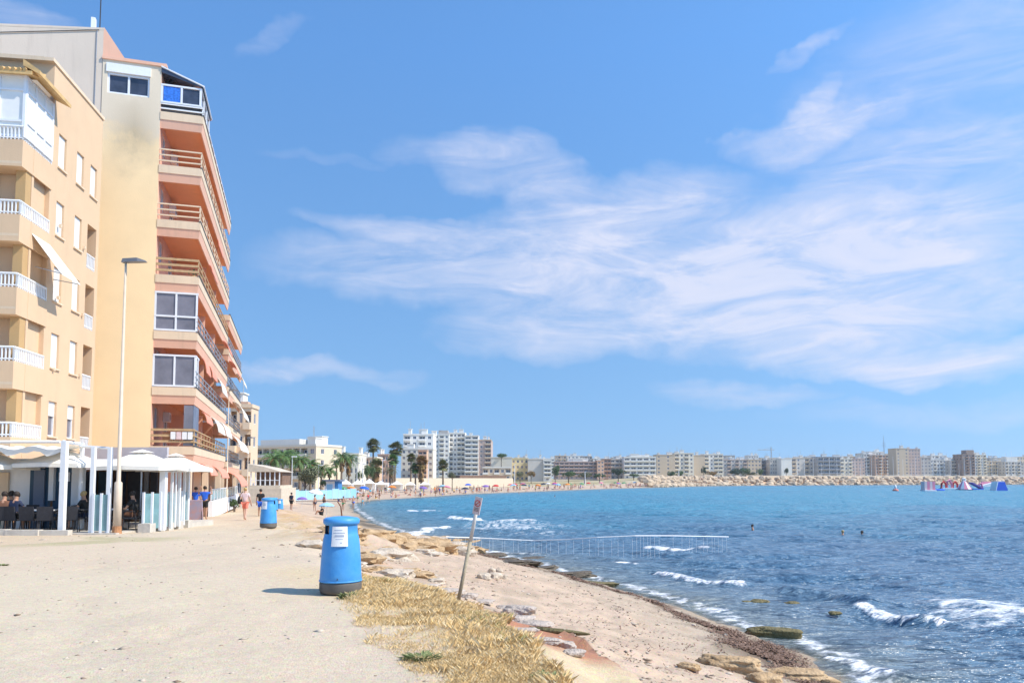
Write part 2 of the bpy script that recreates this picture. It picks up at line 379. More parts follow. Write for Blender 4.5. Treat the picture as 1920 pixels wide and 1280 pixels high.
foam = np.zeros(X.shape)
fn = fbm(X * 1.1, Y * 2.2, 5); fn2 = fbm(X * 4, Y * 7 + 3, 4)
# breakers: photo points of the crest, height, width, foam amount at both ends
BR = [([(1215, 1024), (1250, 1026), (1322, 1031)], .26, .55, 1.0), ([(1150, 1056), (1190, 1058)], .14, .4, .9), ([(1228, 1072), (1280, 1084), (1330, 1090), (1385, 1094)], .24, .38, 1.0),
      ([(1468, 1116), (1540, 1122), (1612, 1132)], .30, .5, .0), ([(1608, 1138), (1660, 1150), (1695, 1155)], .30, .42, 1.0), ([(1695, 1156), (1735, 1160)], .26, .4, .1), ([(1728, 1157), (1768, 1164)], .24, .35, 1.0),
      ([(1765, 1166), (1840, 1176), (1930, 1184)], .27, .45, .0), ([(1540, 1228), (1590, 1243), (1650, 1262)], .14, .32, 1.0), ([(765, 957), (800, 960), (826, 959)], .22, .8, .95),
      ([(845, 972), (930, 975), (1000, 977)], .26, 1.0, .9), ([(782, 1003), (812, 991), (852, 986), (900, 990)], .26, .8, 1.0), ([(905, 1034), (960, 1039), (1010, 1043)], .2, .5, .6)]
for pts, h, wd, fo in BR:
    pl = [sea(*p) for p in pts]
    s = sdist(X, Y, pl)             # + on the left of the crest (seaward side when drawn left to right)
    ex = sum(math.dist(a, b) for a, b in zip(pl[:-1], pl[1:]))
    ad_ = np.abs(s)
    (ax, ay), (bx, by) = pl[0], pl[-1]
    u = ((X - ax) * (bx - ax) + (Y - ay) * (by - ay)) / ((bx - ax) ** 2 + (by - ay) ** 2)
    tp = np.clip(1 - np.maximum(-u, u - 1) * ex / 1.0, 0, 1); tp = np.where((u >= 0) & (u <= 1), 1, tp)
    s = s + (fbm(X * .9, Y * .9, 2) - .5) * wd * .9; prof = np.where(s > 0, np.exp(-(s / (wd * 1.8)) ** 2), np.exp(-(s / (wd * .6)) ** 2))
    Z = Z + h * .65 * prof * tp * (.85 + .3 * fbm(X * .6, Y * .6, 2))
    f = np.where(s > 0, np.exp(-(s / (wd * .55)) ** 2), np.exp(-(s / (wd * .75)) ** 2)) * tp * fo
    foam = np.maximum(foam, f * (.15 + 1.35 * fn2))
# lace of spent foam behind the breakers and along the shore
def patch(px, py, rx, ry, s):
    global foam
    cx_, cy_ = sea(px, py); ex = rx / 1400 * cy_; _, y2 = sea(px, py - ry); ey = y2 - cy_
    d = ((X - cx_) / ex) ** 2 + ((Y - cy_) / ey) ** 2
    foam = np.maximum(foam, np.clip(1 - d, 0, 1) ** .7 * s * (.05 + 1.25 * fn2))
for a in ((1830, 1140, 150, 26, .72), (1850, 1166, 90, 16, .6), (960, 985, 150, 14, .62), (1010, 1000, 120, 7, .5), (1100, 1010, 110, 8, .35), (1620, 1270, 70, 12, .6), (1340, 1168, 90, 16, .5), (1120, 1103, 70, 12, .5),
          (1000, 1062, 90, 10, .45), (1280, 1042, 130, 9, .4), (1560, 1110, 60, 6, .3), (700, 985, 50, 8, .5)): patch(*a)
shore = np.exp(-((dS - .35 - .9 * fn) / (.3 + .35 * fn2)) ** 2) * sstep(.3, .6, fn2 + .1)
foam = np.maximum(foam, shore * .60 * (Y < 120))
shal = np.exp(-np.clip(dS + (fn - .5) * 2.5, 0, None) / (2.3 + .02 * dist))
teal = sstep(38, 120, Y + (fbm(X * .05, Y * .03, 3) - .5) * 60) * (1 - .35 * sstep(300, 500, Y))
teal = np.clip(teal * (.65 + .7 * fbm(X * .04 + 3, Y * .012, 3)), 0, 1)
wm = bpy.data.materials.new('sea_water'); wm.use_nodes = True; t = wm.node_tree; pb = t.nodes['Principled BSDF']
def A(nm): n = t.nodes.new('ShaderNodeAttribute'); n.attribute_name = nm; return n.outputs['Fac']
def mix(f, a, b):
    n = t.nodes.new('ShaderNodeMix'); n.data_type = 'RGBA'
    for i, v in ((0, f), (6, a), (7, b)):
        if isinstance(v, tuple): n.inputs[i].default_value = (*v, 1)
        else: t.links.new(v, n.inputs[i])
    return n.outputs[2]
geo = t.nodes.new('ShaderNodeNewGeometry')
def wn(sx, sy, sc, det=4):
    mp = t.nodes.new('ShaderNodeMapping'); mp.inputs['Scale'].default_value = (sx, sy, 1); mp.inputs['Rotation'].default_value = (0, 0, R(8))
    t.links.new(geo.outputs['Position'], mp.inputs[0]); n = t.nodes.new('ShaderNodeTexNoise'); n.inputs['Scale'].default_value = sc; n.inputs['Detail'].default_value = det; n.inputs['Roughness'].default_value = .6
    t.links.new(mp.outputs[0], n.inputs[0]); return n.outputs[0]
def mth(op, a, b, cl=False):
    n = t.nodes.new('ShaderNodeMath'); n.operation = op; n.use_clamp = cl
    for i, v in enumerate((a, b)):
        if isinstance(v, (int, float)): n.inputs[i].default_value = v
        else: t.links.new(v, n.inputs[i])
    return n.outputs[0]
body = mix(A('teal'), (.080, .175, .28), (.050, .280, .41))
body = mix(mth('MULTIPLY', A('shal'), .85), body, (.30, .31, .26))
fnz = mth('ADD', wn(1, 1.6, 7, 6), mth('MULTIPLY', wn(1, 1, 30, 3), .3))
fm = mth('SUBTRACT', mth('MULTIPLY', A('foam'), 2.1), mth('MULTIPLY', fnz, 1.15))
fm = mth('MULTIPLY', mth('ADD', fm, .08), 1.7, True)
t.links.new(mix(fm, body, (.93, .93, .92)), pb.inputs['Base Color'])
t.links.new(mth('ADD', mth('MULTIPLY', fm, .5), .27), pb.inputs['Roughness'])
pb.inputs['IOR'].default_value = 1.33
hgt = mth('ADD', mth('ADD', mth('MULTIPLY', wn(1, 4.0, .30, 3), 2.0), mth('MULTIPLY', wn(1, 3.4, 1.2, 3), .55)), mth('MULTIPLY', wn(1, 2.4, 5, 2), .06))
bp = t.nodes.new('ShaderNodeBump'); bp.inputs['Strength'].default_value = 1.0; bp.inputs['Distance'].default_value = .75
t.links.new(hgt, bp.inputs['Height']); t.links.new(bp.outputs[0], pb.inputs['Normal'])
al = mth('SUBTRACT', 1.0, mth('MULTIPLY', mth('POWER', A('shal'), 5.0), .6)); al = mth('MAXIMUM', al, fm)
t.links.new(al, pb.inputs['Alpha'])
tag(grid_obj('sea', xw, yw, Z, wm, {'foam': foam, 'shal': shal, 'teal': teal}, keep=dS > -3), kind='structure')
# ------------------------------------------------------------ materials
def painted(name, col, stain=.25, scale=.5, dark=(.35, .28, .2)):
    """rendered wall: blotchy paint plus vertical run marks (the wall's own dirt)"""
    m = mat(name, col, .88, .05, scale, .12, bscale=25); t = m.node_tree; p = t.nodes['Principled BSDF']
    src = p.inputs['Base Color'].links[0].from_socket
    c = [n for n in t.nodes if n.type == 'TEX_COORD'][0]
    mp = t.nodes.new('ShaderNodeMapping'); mp.inputs['Scale'].default_value = (1.6, 1.6, .12); t.links.new(c.outputs['Object'], mp.inputs[0])
    n = t.nodes.new('ShaderNodeTexNoise'); n.inputs['Scale'].default_value = 1.5; n.inputs['Detail'].default_value = 7; n.inputs['Roughness'].default_value = .7
    t.links.new(mp.outputs[0], n.inputs[0])
    r = t.nodes.new('ShaderNodeMapRange'); r.inputs[1].default_value = .52; r.inputs[2].default_value = .8; r.inputs[4].default_value = stain
    t.links.new(n.outputs[0], r.inputs[0])
    x = t.nodes.new('ShaderNodeMix'); x.data_type = 'RGBA'; t.links.new(r.outputs[0], x.inputs[0]); t.links.new(src, x.inputs[6]); x.inputs[7].default_value = (*dark, 1)
    t.links.new(x.outputs[2], p.inputs['Base Color']); return m
K = {}
K['apricot'] = painted('apricot_render', (.68, .475, .30), .22)
K['apricot_shade'] = painted('shaded_apricot_render', (.52, .33, .15), .10)  # apricot again, with the shade of the loggia recesses put into its colour
K['peach'] = painted('peach_render', (.80, .46, .32), .3)
K['cream_band'] = painted('cream_band', (.74, .57, .40), .35)
K['salmon'] = painted('salmon_soffit', (.80, .40, .22), .2)
K['cement'] = painted('bare_cement', (.66, .56, .46), .5, .35, (.40, .33, .27))
K['white'] = mat('white_paint', (.80, .80, .80), .5, .03)
K['plaswhite'] = mat('white_aluminium', (.78, .79, .82), .35, .03)
K['shutter'] = mat('roller_shutter_white', (.80, .79, .76), .6, .04, 3)
K['glass'] = mat('dark_window_glass', (.05, .06, .09), .08, .3, 1.5, spec=.6)
K['glass_grey'] = mat('grey_window_glass', (.20, .19, .22), .1, .25, .9, spec=.6)
K['glass_teal'] = mat('teal_glass_screen', (.22, .38, .40), .12, .2, 2, alpha=.75)
K['curtain'] = mat('blue_curtain', (.03, .17, .62), .9, .35, 9)
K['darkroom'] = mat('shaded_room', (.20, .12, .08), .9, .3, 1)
K['bluepanel'] = mat('navy_shop_front', (.02, .07, .13), .5, .3, 1)
K['bluegrey'] = mat('blue_grey_door', (.16, .19, .26), .6, .15, 1)
K['wood'] = mat('varnished_wood_rail', (.50, .33, .17), .6, .2, 5)
K['tile'] = mat('clay_roof_tile', (.62, .40, .17), .8, .2, 3)
K['fabric'] = mat('white_canvas', (.82, .77, .68), .85, .03, 4)
K['fabric_pink'] = mat('faded_salmon_canvas', (.80, .32, .22), .85, .08, 4)
K['metal'] = mat('galvanised_metal', (.45, .45, .46), .4, .1, 5, metal=.6)
K['dark'] = mat('dark_metal', (.05, .05, .055), .5, .2, 5)
K['concrete'] = mat('pale_concrete', (.55, .50, .43), .9, .15, 2, .3)
K['stone'] = mat('tan_block', (.62, .52, .40), .9, .12, 2, .3)
K['skin'] = mat('tanned_skin', (.46, .25, .16), .6, .06, 6); K['skin2'] = mat('pale_skin', (.62, .38, .28), .6, .06, 6)
K['hair'] = mat('dark_hair', (.03, .02, .015), .7, .2, 30); K['blond'] = mat('straw_hair', (.50, .34, .14), .7, .2, 30)
for nm, cc in dict(royal=(.02, .12, .62), navy=(.02, .03, .07), red=(.62, .04, .04), coral=(.78, .22, .15), pinkwhite=(.72, .55, .55), black=(.02, .02, .02), orange=(.80, .25, .04), aqua=(.10, .42, .55),
                   yellow=(.78, .55, .10), green=(.08, .28, .12), white=(.8, .8, .8), violet=(.22, .12, .40), brown=(.20, .09, .05), lightblue=(.30, .55, .75), pink=(.75, .25, .35)).items():
    K['c_' + nm] = mat(nm + '_cloth', cc, .85, .1, 8)

# stained end wall of the tall block: yellow paint giving way to grey cement near the top
def endwall_mat():
    m = mat('weathered_yellow_end_wall', (.90, .68, .40), .9, .05, .6, .15, bscale=20); t = m.node_tree; p = t.nodes['Principled BSDF']
    src = p.inputs['Base Color'].links[0].from_socket
    g = t.nodes.new('ShaderNodeNewGeometry'); s = t.nodes.new('ShaderNodeSeparateXYZ'); t.links.new(g.outputs['Position'], s.inputs[0])
    n = t.nodes.new('ShaderNodeTexNoise'); n.inputs['Scale'].default_value = .9; n.inputs['Detail'].default_value = 8; n.inputs['Roughness'].default_value = .65; t.links.new(g.outputs['Position'], n.inputs[0])
    def mth(op, a, b, cl=False):
        q = t.nodes.new('ShaderNodeMath'); q.operation = op; q.use_clamp = cl
        for i, v in enumerate((a, b)):
            if isinstance(v, (int, float)): q.inputs[i].default_value = v
            else: t.links.new(v, q.inputs[i])
        return q.outputs[0]
    zz = mth('ADD', s.outputs[2], mth('MULTIPLY', mth('SUBTRACT', n.outputs[0], .5), 3.2))
    f1 = mth('MULTIPLY', mth('SUBTRACT', zz, 18.9), .9, True)       # above: bare cement
    x = t.nodes.new('ShaderNodeMix'); x.data_type = 'RGBA'; t.links.new(mth('MULTIPLY', f1, .75), x.inputs[0]); t.links.new(src, x.inputs[6]); x.inputs[7].default_value = (.68, .60, .49, 1)
    # dirt bloom under the top window
    b1 = mth('SUBTRACT', 1.0, mth('ABSOLUTE', mth('MULTIPLY', mth('SUBTRACT', zz, 19.4), .42), 0)); b2 = mth('SUBTRACT', 1.0, mth('ABSOLUTE', mth('MULTIPLY', mth('ADD', s.outputs[0], 19.6), .75), 0))
    f2 = mth('MULTIPLY', mth('MULTIPLY', mth('MAXIMUM', b1, 0.0), mth('MAXIMUM', b2, 0.0)), mth('MULTIPLY', n.outputs[0], 1.5), True)
    y = t.nodes.new('ShaderNodeMix'); y.data_type = 'RGBA'; t.links.new(f2, y.inputs[0]); t.links.new(x.outputs[2], y.inputs[6]); y.inputs[7].default_value = (.42, .33, .21, 1)
    t.links.new(y.outputs[2], p.inputs['Base Color']); return m
K['endwall'] = endwall_mat()

# ------------------------------------------------------------ left building (corner loggias + three window columns)
A = thing('apartment_building', 'apricot apartment building with white shutters and corner loggias, nearest on the left', 'building', (-18.5, 28.1, -.5), R(7.8))
H = lambda z: z + .5
TOP = gz(230, 34.6)
wins = []; holes = []
# side wall runs along local y (0..6.3), outward normal +x; u = y
rows = [15.9, 13.05, 10.3, 7.55, 4.75]
cols = [(2.05, 2.75), (3.75, 4.45), (5.15, 5.85)]
for r, zt in enumerate(rows):
    for cidx, (a, b) in enumerate(cols):
        if cidx == 2 and r > 0:
            holes.append((5.05, 6.0, H(zt - 1.95), H(zt + .05), 1.5, True))
        else:
            holes.append((a, b, H(zt - 1.42), H(zt), .20, False)); wins.append((a, b, zt - 1.42, zt, r, cidx))
for zt in rows[1:]: holes.append((.16, 1.42, H(zt - 1.55), H(zt + .38), 1.9, True))     # loggia side openings
m = MB(); m.wall((0, 0, 0), (0, 1, 0), (1, 0, 0), 0, 6.3, 0, H(16.9), holes); m.wall((0, 0, 0), (0, 1, 0), (1, 0, 0), 1.45, 6.3, H(16.9), H(TOP), []); m.quad((-9, 1.45, H(16.9)), (0, 1.45, H(16.9)), (0, 1.45, H(TOP)), (-9, 1.45, H(TOP)))
# front wall and hidden faces
fh = []
for zt in rows[1:]: fh += [(-1.3, -.18, H(zt - 1.55), H(zt + .38), 1.9, True), (-4.6, -2.2, H(zt - 1.55), H(zt + .38), 1.9, True)]
m.wall((0, 0, 0), (1, 0, 0), (0, -1, 0), -9, 0, 0, H(16.9), fh)
m.quad((-9, 0, 0), (-9, 0, H(TOP)), (-9, 9, H(TOP)), (-9, 9, 0)); m.quad((-9, 9, 0), (0, 6.3, 0), (0, 6.3, H(TOP)), (-9, 9, H(TOP)))
m.add([(-9, 1.5, H(TOP) - .3), (0, 1.5, H(TOP) - .3), (0, 6.3, H(TOP) - .3), (-9, 9, H(TOP) - .3)], [(0, 1, 2, 3)])
m.build('wall', K['apricot'], A)
m = MB(); m.box(-9, -.30, 1.2, 1.8, H(TOP) - .02, H(TOP) + .14); m.box(-.3, .06, 1.2, 6.35, H(TOP) - .02, H(TOP) + .12); m.build('parapet_coping', K['cream_band'], A)
def window(parent, P, u, nrm, a, b, z0, z1, glass, frame, fw=.06, mull=1, shutter=0.0, sill=None, transom=None):
    """a window set into an opening; P origin, u along the wall; returns the window part with frame etc."""
    u = Vector(u); nrm = Vector(nrm); P = Vector(P)
    def bx(mb, ua, ub, za, zb, d0, d1):
        c = [P + u * x + nrm * d + Vector((0, 0, z)) for z in (za, zb) for d in (d0, d1) for x in (ua, ub)]
        mb.add(c, [(0, 2, 3, 1), (4, 5, 7, 6), (0, 1, 5, 4), (1, 3, 7, 5), (3, 2, 6, 7), (2, 0, 4, 6)])
    g = MB(); bx(g, a + .01, b - .01, z0 + .01, z1 - .01, -.14, -.12); w_ = g.build('window', glass, parent)
    f = MB(); bx(f, a, a + fw, z0, z1, -.12, -.06); bx(f, b - fw, b, z0, z1, -.12, -.06); bx(f, a + fw, b - fw, z0, z0 + fw, -.12, -.06); bx(f, a + fw, b - fw, z1 - fw, z1, -.12, -.06)
    for k in range(1, mull + 1):
        x = a + (b - a) * k / (mull + 1); bx(f, x - fw / 2, x + fw / 2, z0 + fw, z1 - fw, -.118, -.065)
    if transom: bx(f, a + fw, b - fw, z0 + transom, z0 + transom + fw, -.116, -.068)
    f.build('frame', frame, w_)
    if shutter > 0:
        s = MB(); n = max(2, int((z1 - z0) * shutter / .09))
        for i in range(n):
            zt = z1 - .02 - (z1 - z0 - .04) * shutter * i / n; zb_ = z1 - .02 - (z1 - z0 - .04) * shutter * (i + 1) / n
            bx(s, a + .03, b - .03, zb_ + .008, zt, -.105, -.035)
        s.build('roller_shutter', K['shutter'], w_)
    if sill: s = MB(); bx(s, a - .06, b + .06, z0 - .06, z0, -.1, .06); s.build('sill', sill, w_)
    return w_
for a, b, z0, z1, r, cidx in wins:
    window(A, (-.04, 0, 0), (0, 1, 0), (1, 0, 0), a, b, H(z0), H(z1), K['glass_grey'], K['plaswhite'], .05, 0, shutter=(1.0 if r < 4 else .42), sill=None); MB().box(.0, .07, a - .06, b + .06, H(z0) - .07, H(z0) - .004).build('sill', K['cream_band'], A)
for a, b, z in ((2.35, 2.45, 9.0), (4.7, 4.8, 8.8), (2.2, 2.3, 6.0), (4.65, 4.75, 6.1), (4.6, 4.7, 11.8), (2.3, 2.4, 12.0)):
    MB().box(0, .1, a, b, H(z), H(z) + .13).build('vent_cap', K['cream_band'], A)
for i, zt in enumerate(rows):
    zs = zt - 1.62                                        # rail foot = floor of the bay
    # projecting bay slab + solid apron at the corner
    b_ = MB(); b_.box(-9, .04, -.85, -.01, H(zs - 1.02), H(zs)); b_.box(0.003, .05, -.01, 1.5, H(zs - 1.02), H(zs))
    bay = b_.build('balcony', K['apricot'], A)
    rl = MB()
    def rail(mb, p0, p1, z0, h):
        p0 = Vector(p0); p1 = Vector(p1); L = (p1 - p0).length; d = (p1 - p0) / L
        mb.tube([p0 + Vector((0, 0, z0 + h)), p1 + Vector((0, 0, z0 + h))], .045, 6); mb.tube([p0 + Vector((0, 0, z0 + .08)), p1 + Vector((0, 0, z0 + .08))], .03, 6)
        n = int(L / .13)
        for k in range(n + 1):
            q = p0 + d * (L * k / n); mb.box(q.x - .022, q.x + .022, q.y - .022, q.y + .022, z0, z0 + h)
    rail(rl, (-9, -.8, 0), (0, -.8, 0), H(zs), .52); rail(rl, (0.0, -.8, 0), (0.0, 1.45, 0), H(zs), .52)
    rl.build('railing', K['white'], bay)
    if i > 0:
        pl = MB(); pl.box(-.36, -.02, -.42, -.02, H(zs) + .0, H(zs + 1.93)); pl.build('pillar', K['apricot_shade'], A)
        MB().box(-9, .02, -.85, -.02, H(zs + 1.93), H(zs + 2.02 )).build('soffit', K['cream_band'], A)
        if i in (1, 2, 3): window(A, (0, 1.8, 0), (1, 0, 0), (0, -1, 0), -1.1, -.75 , H(zs + .1), H(zs + 1.75), K['glass'], K['plaswhite'], .06, 0)
# glazed white corner bay at the top
g = MB(); g.box(-9, -.02, -.74, -.03, H(14.4), H(16.75)); g.box(-.02, .03, -.74, 1.42, H(14.4), H(16.75)); bay = g.build('glazed_bay', K['shutter'], A)
f = MB()
for x in np.arange(-9, .01, .9): f.box(x - .05, x + .05, -.80, -.742, H(14.4), H(16.8))
for z in (14.42, 15.0, 16.2, 16.72): f.box(-9, .0, -.79, -.743, H(z), H(z) + .08)
for y in (-.72, .0, .7, 1.36): f.box(.032, .08, y - .05, y + .05, H(14.4), H(16.8))
for z in (14.42, 15.0, 16.2, 16.72): f.box(.034, .075, -.74, 1.4, H(z), H(z) + .08)
f.build('frame', K['plaswhite'], bay)
# tiled lean-to eave above the bay
e = MB(); e.prism([(-1.05, H(16.86)), (-.0, H(17.30)), (-.0, H(17.05)), (-1.05, H(16.72))], -9, .35, 'x')
for k in range(46): e.tube([(-9 + k * .2 + .1, -1.08, H(16.88)), (-9 + k * .2 + .1, -.02, H(17.32))], .075, 6)
e.prism([(0.03, H(17.3)), (.62, H(16.9)), (.62, H(16.76)), (.03, H(17.05))], -1.05, 1.6, 'y')
e.build('tiled_eave', K['tile'], A)
# sloping white awning on the third row
aw = MB(); z1 = 11.0
aw.add([(.06, .05, H(z1)), (.06, 1.5, H(z1)), (1.05, 2.0, H(z1 - 1.45)), (1.05, .35, H(z1 - 1.45)), (.06, .05, H(z1) - .03), (.06, 1.5, H(z1) - .03), (1.05, 2.0, H(z1 - 1.45) - .03), (1.05, .35, H(z1 - 1.45) - .03)],
       [(0, 1, 2, 3), (4, 7, 6, 5), (0, 3, 7, 4), (1, 5, 6, 2), (3, 2, 6, 7), (0, 4, 5, 1)])
o = aw.build('awning', K['fabric'], A); MB().tube([(.05, .4, H(z1 - 1.2)), (1.05, .35, H(z1 - 1.45))], .02, 5).build('awning_arm', K['metal'], o); MB().tube([(.05, 1.9, H(z1 - 1.3)), (1.05, 2.0, H(z1 - 1.45))], .02, 5).build('awning_arm', K['metal'], o)
for i in (1, 2, 3, 4):
    l = MB()
    rail(l, (-.05, 5.07, 0), (-.05, 5.98, 0), H(rows[i] - 1.93), .62); l.build('loggia_railing', K['white'], A)

# ------------------------------------------------------------ tall block with wrapped balconies
ZB = -.8
Bq = thing('apartment_tower', 'tall peach and yellow apartment block with salmon balconies and stained blind end wall', 'building', (-18.43, 38, ZB), R(16.1))
H = lambda z: z - ZB
L1 = 17.5
m = MB(); m.wall((0, 0, 0), (1, 0, 0), (0, -1, 0), -2.78, 0, 0, H(23.2), [(-2.55, -.55, H(21.45), H(23.0), .2, False)])
m.quad((-2.78, 0, 0), (-2.78, 0, H(23.2)), (-2.78, .25, H(23.2)), (-2.78, .25, 0)); m.quad((-2.78, 0, H(23.2)), (0, 0, H(23.2)), (0, L1, H(23.2)), (-2.78, L1, H(23.2)))
m.build('end_wall', K['endwall'], Bq)
fl = [3.26, 6.3, 9.2, 12.15, 15.05, 17.95, 20.8]
# recessed back wall of the balconies with door and window openings
hl = []
for z in fl:
    for k in range(6):
        y = .9 + k * 2.85; hl.append((y, y + (1.6 if k % 2 else 1.0), H(z + .02 if k % 2 else z + .9), H(z + 2.1), .15, False))
m = MB(); m.wall((0, 0, 0), (0, 1, 0), (1, 0, 0), 0, L1, 0, H(23.2), hl); m.quad((-14, L1, 0), (-14, L1, H(23.2)), (0, L1, H(23.2)), (0, L1, 0)); m.build('wall', K['peach'], Bq)
for y0, y1, z0, z1, d, _ in hl:
    window(Bq, (0, 0, 0), (0, 1, 0), (1, 0, 0), y0, y1, z0, z1, K['glass'], K['plaswhite'], .07, 1)
window(Bq, (0, 0, 0), (1, 0, 0), (0, -1, 0), -2.55, -.55, H(21.45), H(22.55), K['glass'], K['plaswhite'], .10, 1)
MB().box(-2.6, -.5, -.06, .1, H(22.56), H(23.02)).build('shutter_box', K['white'], Bq)
m = MB(); m.box(-2.8, .25, -.08, L1, H(23.2), H(23.36)); m.prism([(-2.8, H(23.36)), (-1.75, H(23.36)), (-2.75, H(24.85)), (-2.8, H(24.9))], .03, 1.2, 'y'); m.build('roof_edge', K['peach'], Bq)
m = MB(); m.prism([(-16, 0), (-2.8, 0), (-2.8, H(24.75)), (-16, H(23.1))], .03, L1, 'y'); cw = m.build('rear_wall', K['cement'], Bq)
m = MB(); m.prism([(-16, H(23.1)), (-2.78, H(24.75)), (-2.78, H(24.87)), (-16, H(23.22))], .02, .5, 'y'); m.build('parapet_coping', K['cement'], Bq)
MB().tube([(-3.1, .0, H(5)), (-3.1, .0, H(24.7))], .022, 5).build('drain_pipe', K['metal'], Bq)
MB().tube([(-3.0, -.01, H(24.7)), (-8, -.01, H(23.7)), (-15, -.01, H(22.9))], .022, 5).build('cable', K['dark'], Bq)
a = MB(); a.tube([(-3.05, .3, H(24.8)), (-3.05, .3, H(28.2))], .03, 6); a.cbox((-3.05, .3, H(27.6)), (.9, .03, .03)); a.cbox((-3.05, .3, H(27.2)), (.6, .03, .03)); a.build('antenna_mast', K['dark'], Bq)
MB().box(-3.45, -3.25, .2, .5, H(24.87), H(25.45)).build('roof_vent', K['white'], Bq)
W1 = 2.08
def balcony_band(par, z, L, y0, w1, i, first=True):
    s = MB(); s.box(.004, w1 - .02, y0 + .02, L, H(z - .42), H(z - .34)); b = s.build('balcony_slab', K['salmon'], par)
    s = MB(); s.box(.003, w1 + .02, y0 - .03, y0 + .10, H(z - .42), H(z)); s.box(w1 - .10, w1 + .02, y0 + .10, L, H(z - .42), H(z)); s.build('fascia', K['cream_band'], b)
    s = MB()                                               # sloping lower band
    s.add([(.003, y0 - .0, H(z - .42)), (w1, y0 - .0, H(z - .42)), (w1 - .07, y0 + .07, H(z - .86)), (.003, y0 + .07, H(z - .86))], [(0, 1, 2, 3)])
    s.add([(w1, y0, H(z - .42)), (w1, L, H(z - .42)), (w1 - .07, L, H(z - .86)), (w1 - .07, y0 + .07, H(z - .86))], [(0, 1, 2, 3)])
    s.add([(.003, y0 + .13, H(z - .86)), (w1 - .13, y0 + .13, H(z - .86)), (w1 - .13, L, H(z - .86)), (w1 - .07, L, H(z - .86)), (w1 - .07, y0 + .07, H(z - .86)), (.003, y0 + .07, H(z - .86))], [(0, 1, 4, 5), (1, 2, 3, 4)])
    s.add([(.003, y0 + .13, H(z - .86)), (w1 - .13, y0 + .13, H(z - .86)), (w1 - .13, y0 + .13, H(z - .42)), (.003, y0 + .13, H(z - .42))], [(0, 1, 2, 3)])
    s.add([(w1 - .13, y0 + .13, H(z - .86)), (w1 - .13, L, H(z - .86)), (w1 - .13, L, H(z - .42)), (w1 - .13, y0 + .13, H(z - .42))], [(0, 1, 2, 3)])
    s.build('apron', K['peach'], b)
    MB().box(w1 - .05, w1 + .05, y0 - .05, L, H(z) + .0, H(z) + .05).build('ledge', K['dark'], b)
    return b
for i, z in enumerate(fl): balcony_band(Bq, z, L1, 0, W1, i)
railmat = {0: 'wood', 3: 'wood', 4: 'cream_band', 5: 'cream_band', 6: 'white'}
for i, z in enumerate(fl):
    if i in (1, 2): pass
    km = K[railmat.get(i, 'metal')]
    s = MB()
    hs = (.25, .55, .85) if i != 6 else (.2, .45)
    for h in hs:
        if i not in (1, 2): s.cbox((W1 / 2, .03, H(z) + h), (W1, .05, .12 if i in (0, 3) else .07))
        s.cbox((W1 - .03, L1 / 2, H(z) + h), (.05, L1, .06))
    for y in np.arange(.05, L1, 1.45): s.box(W1 - .06, W1, y, y + .06, H(z), H(z) + hs[-1])
    s.build('railing', km, Bq)
    if i < 6:
        for y in (5.7, 11.4): MB().box(.01, W1 - .3, y, y + .12, H(z), H(z + 2.05)).build('dividing_wall', K['peach'], Bq)
rbq = random.Random(8)
for i, z in enumerate(fl[:6]):
    for y in (3.4, 8.9, 14.4):
        if rbq.random() < .6: a_ = MB().box(.02, .32, y, y + .8, H(z + 1.5), H(z + 2.02)).build('air_conditioner', K['white'], Bq); MB().lathe([(.18, 0), (.18, .01)], 12).build('fan_grille', K['metal'], a_).matrix_local = Matrix.Translation((.33, y + .4, H(z + 1.76))) @ Matrix.Rotation(math.pi / 2, 4, 'Y')
    for q in range(3):
        y = rbq.uniform(.6, 16); p_ = MB().lathe([(.10, 0), (.15, .26)], 10, (W1 - .4, y, H(z) + .05)).build('plant_pot', K['tile'], Bq); m = MB()
        for k in range(40): d_ = Vector((rbq.gauss(0, 1), rbq.gauss(0, 1), abs(rbq.gauss(0, 1)))).normalized() * rbq.uniform(.15, .42); c_ = Vector((W1 - .4, y, H(z) + .32)) + d_; m.add([c_, c_ + Vector((.07, .02, .03)), c_ + Vector((.03, .08, -.02))], [(0, 1, 2)])
        m.build('pot_plant', K['c_green'], p_)
    if i in (0, 1, 2): MB().box(.5, 1.0, .35 + i * .1, .8 + i * .1, H(z) + .3, H(z) + .75).build('balcony_table', K['c_brown'], Bq)
# glazed-in balcony ends
def glazed(par, z, zt, sash, withside, mull, gl):
    gq = MB(); gq.box(.06, W1 - .08, .05, .07, H(z + .06), H(zt)); w_ = gq.build('window', gl, par)
    f = MB(); n = mull + 1
    for k in range(n + 1): x = .04 + (W1 - .1) * k / n; f.box(x - .045, x + .045, .0, .10, H(z + .03), H(zt))
    for q in (z + .03, zt - .09) + ((sash,) if sash else ()): f.box(.0, W1 - .0, -.01, .11, H(q), H(q) + .09)
    if withside:
        for y in np.arange(.1, withside + .01, .8): f.box(W1 - .09, W1 - .0, y - .04, y + .04, H(z + .03), H(zt))
        f.box(W1 - .1, W1 - .01, .1, withside, H(zt) - .09, H(zt))
    f.build('frame', K['plaswhite'], w_)
    if withside: MB().box(W1 - .06, W1 - .05, .12, withside, H(z + .06), H(zt) - .1).build('side_glass', gl, w_)
glazed(Bq, 9.2, 11.27, 9.95, 0, 1, K['glass_grey'])
glazed(Bq, 6.3, 8.0, None, 1.3, 1, K['glass_grey'])
# ground-level floor: folded screen at the corner
MB().box(W1 - .55, W1 - .1, .1, .14, H(3.3), H(5.4)).build('folding_screen', K['glass_grey'], Bq); MB().box(W1 - .12, W1 - .08, .1, 2.2, H(3.3), H(5.4)).build('folding_screen', K['bluegrey'], Bq)
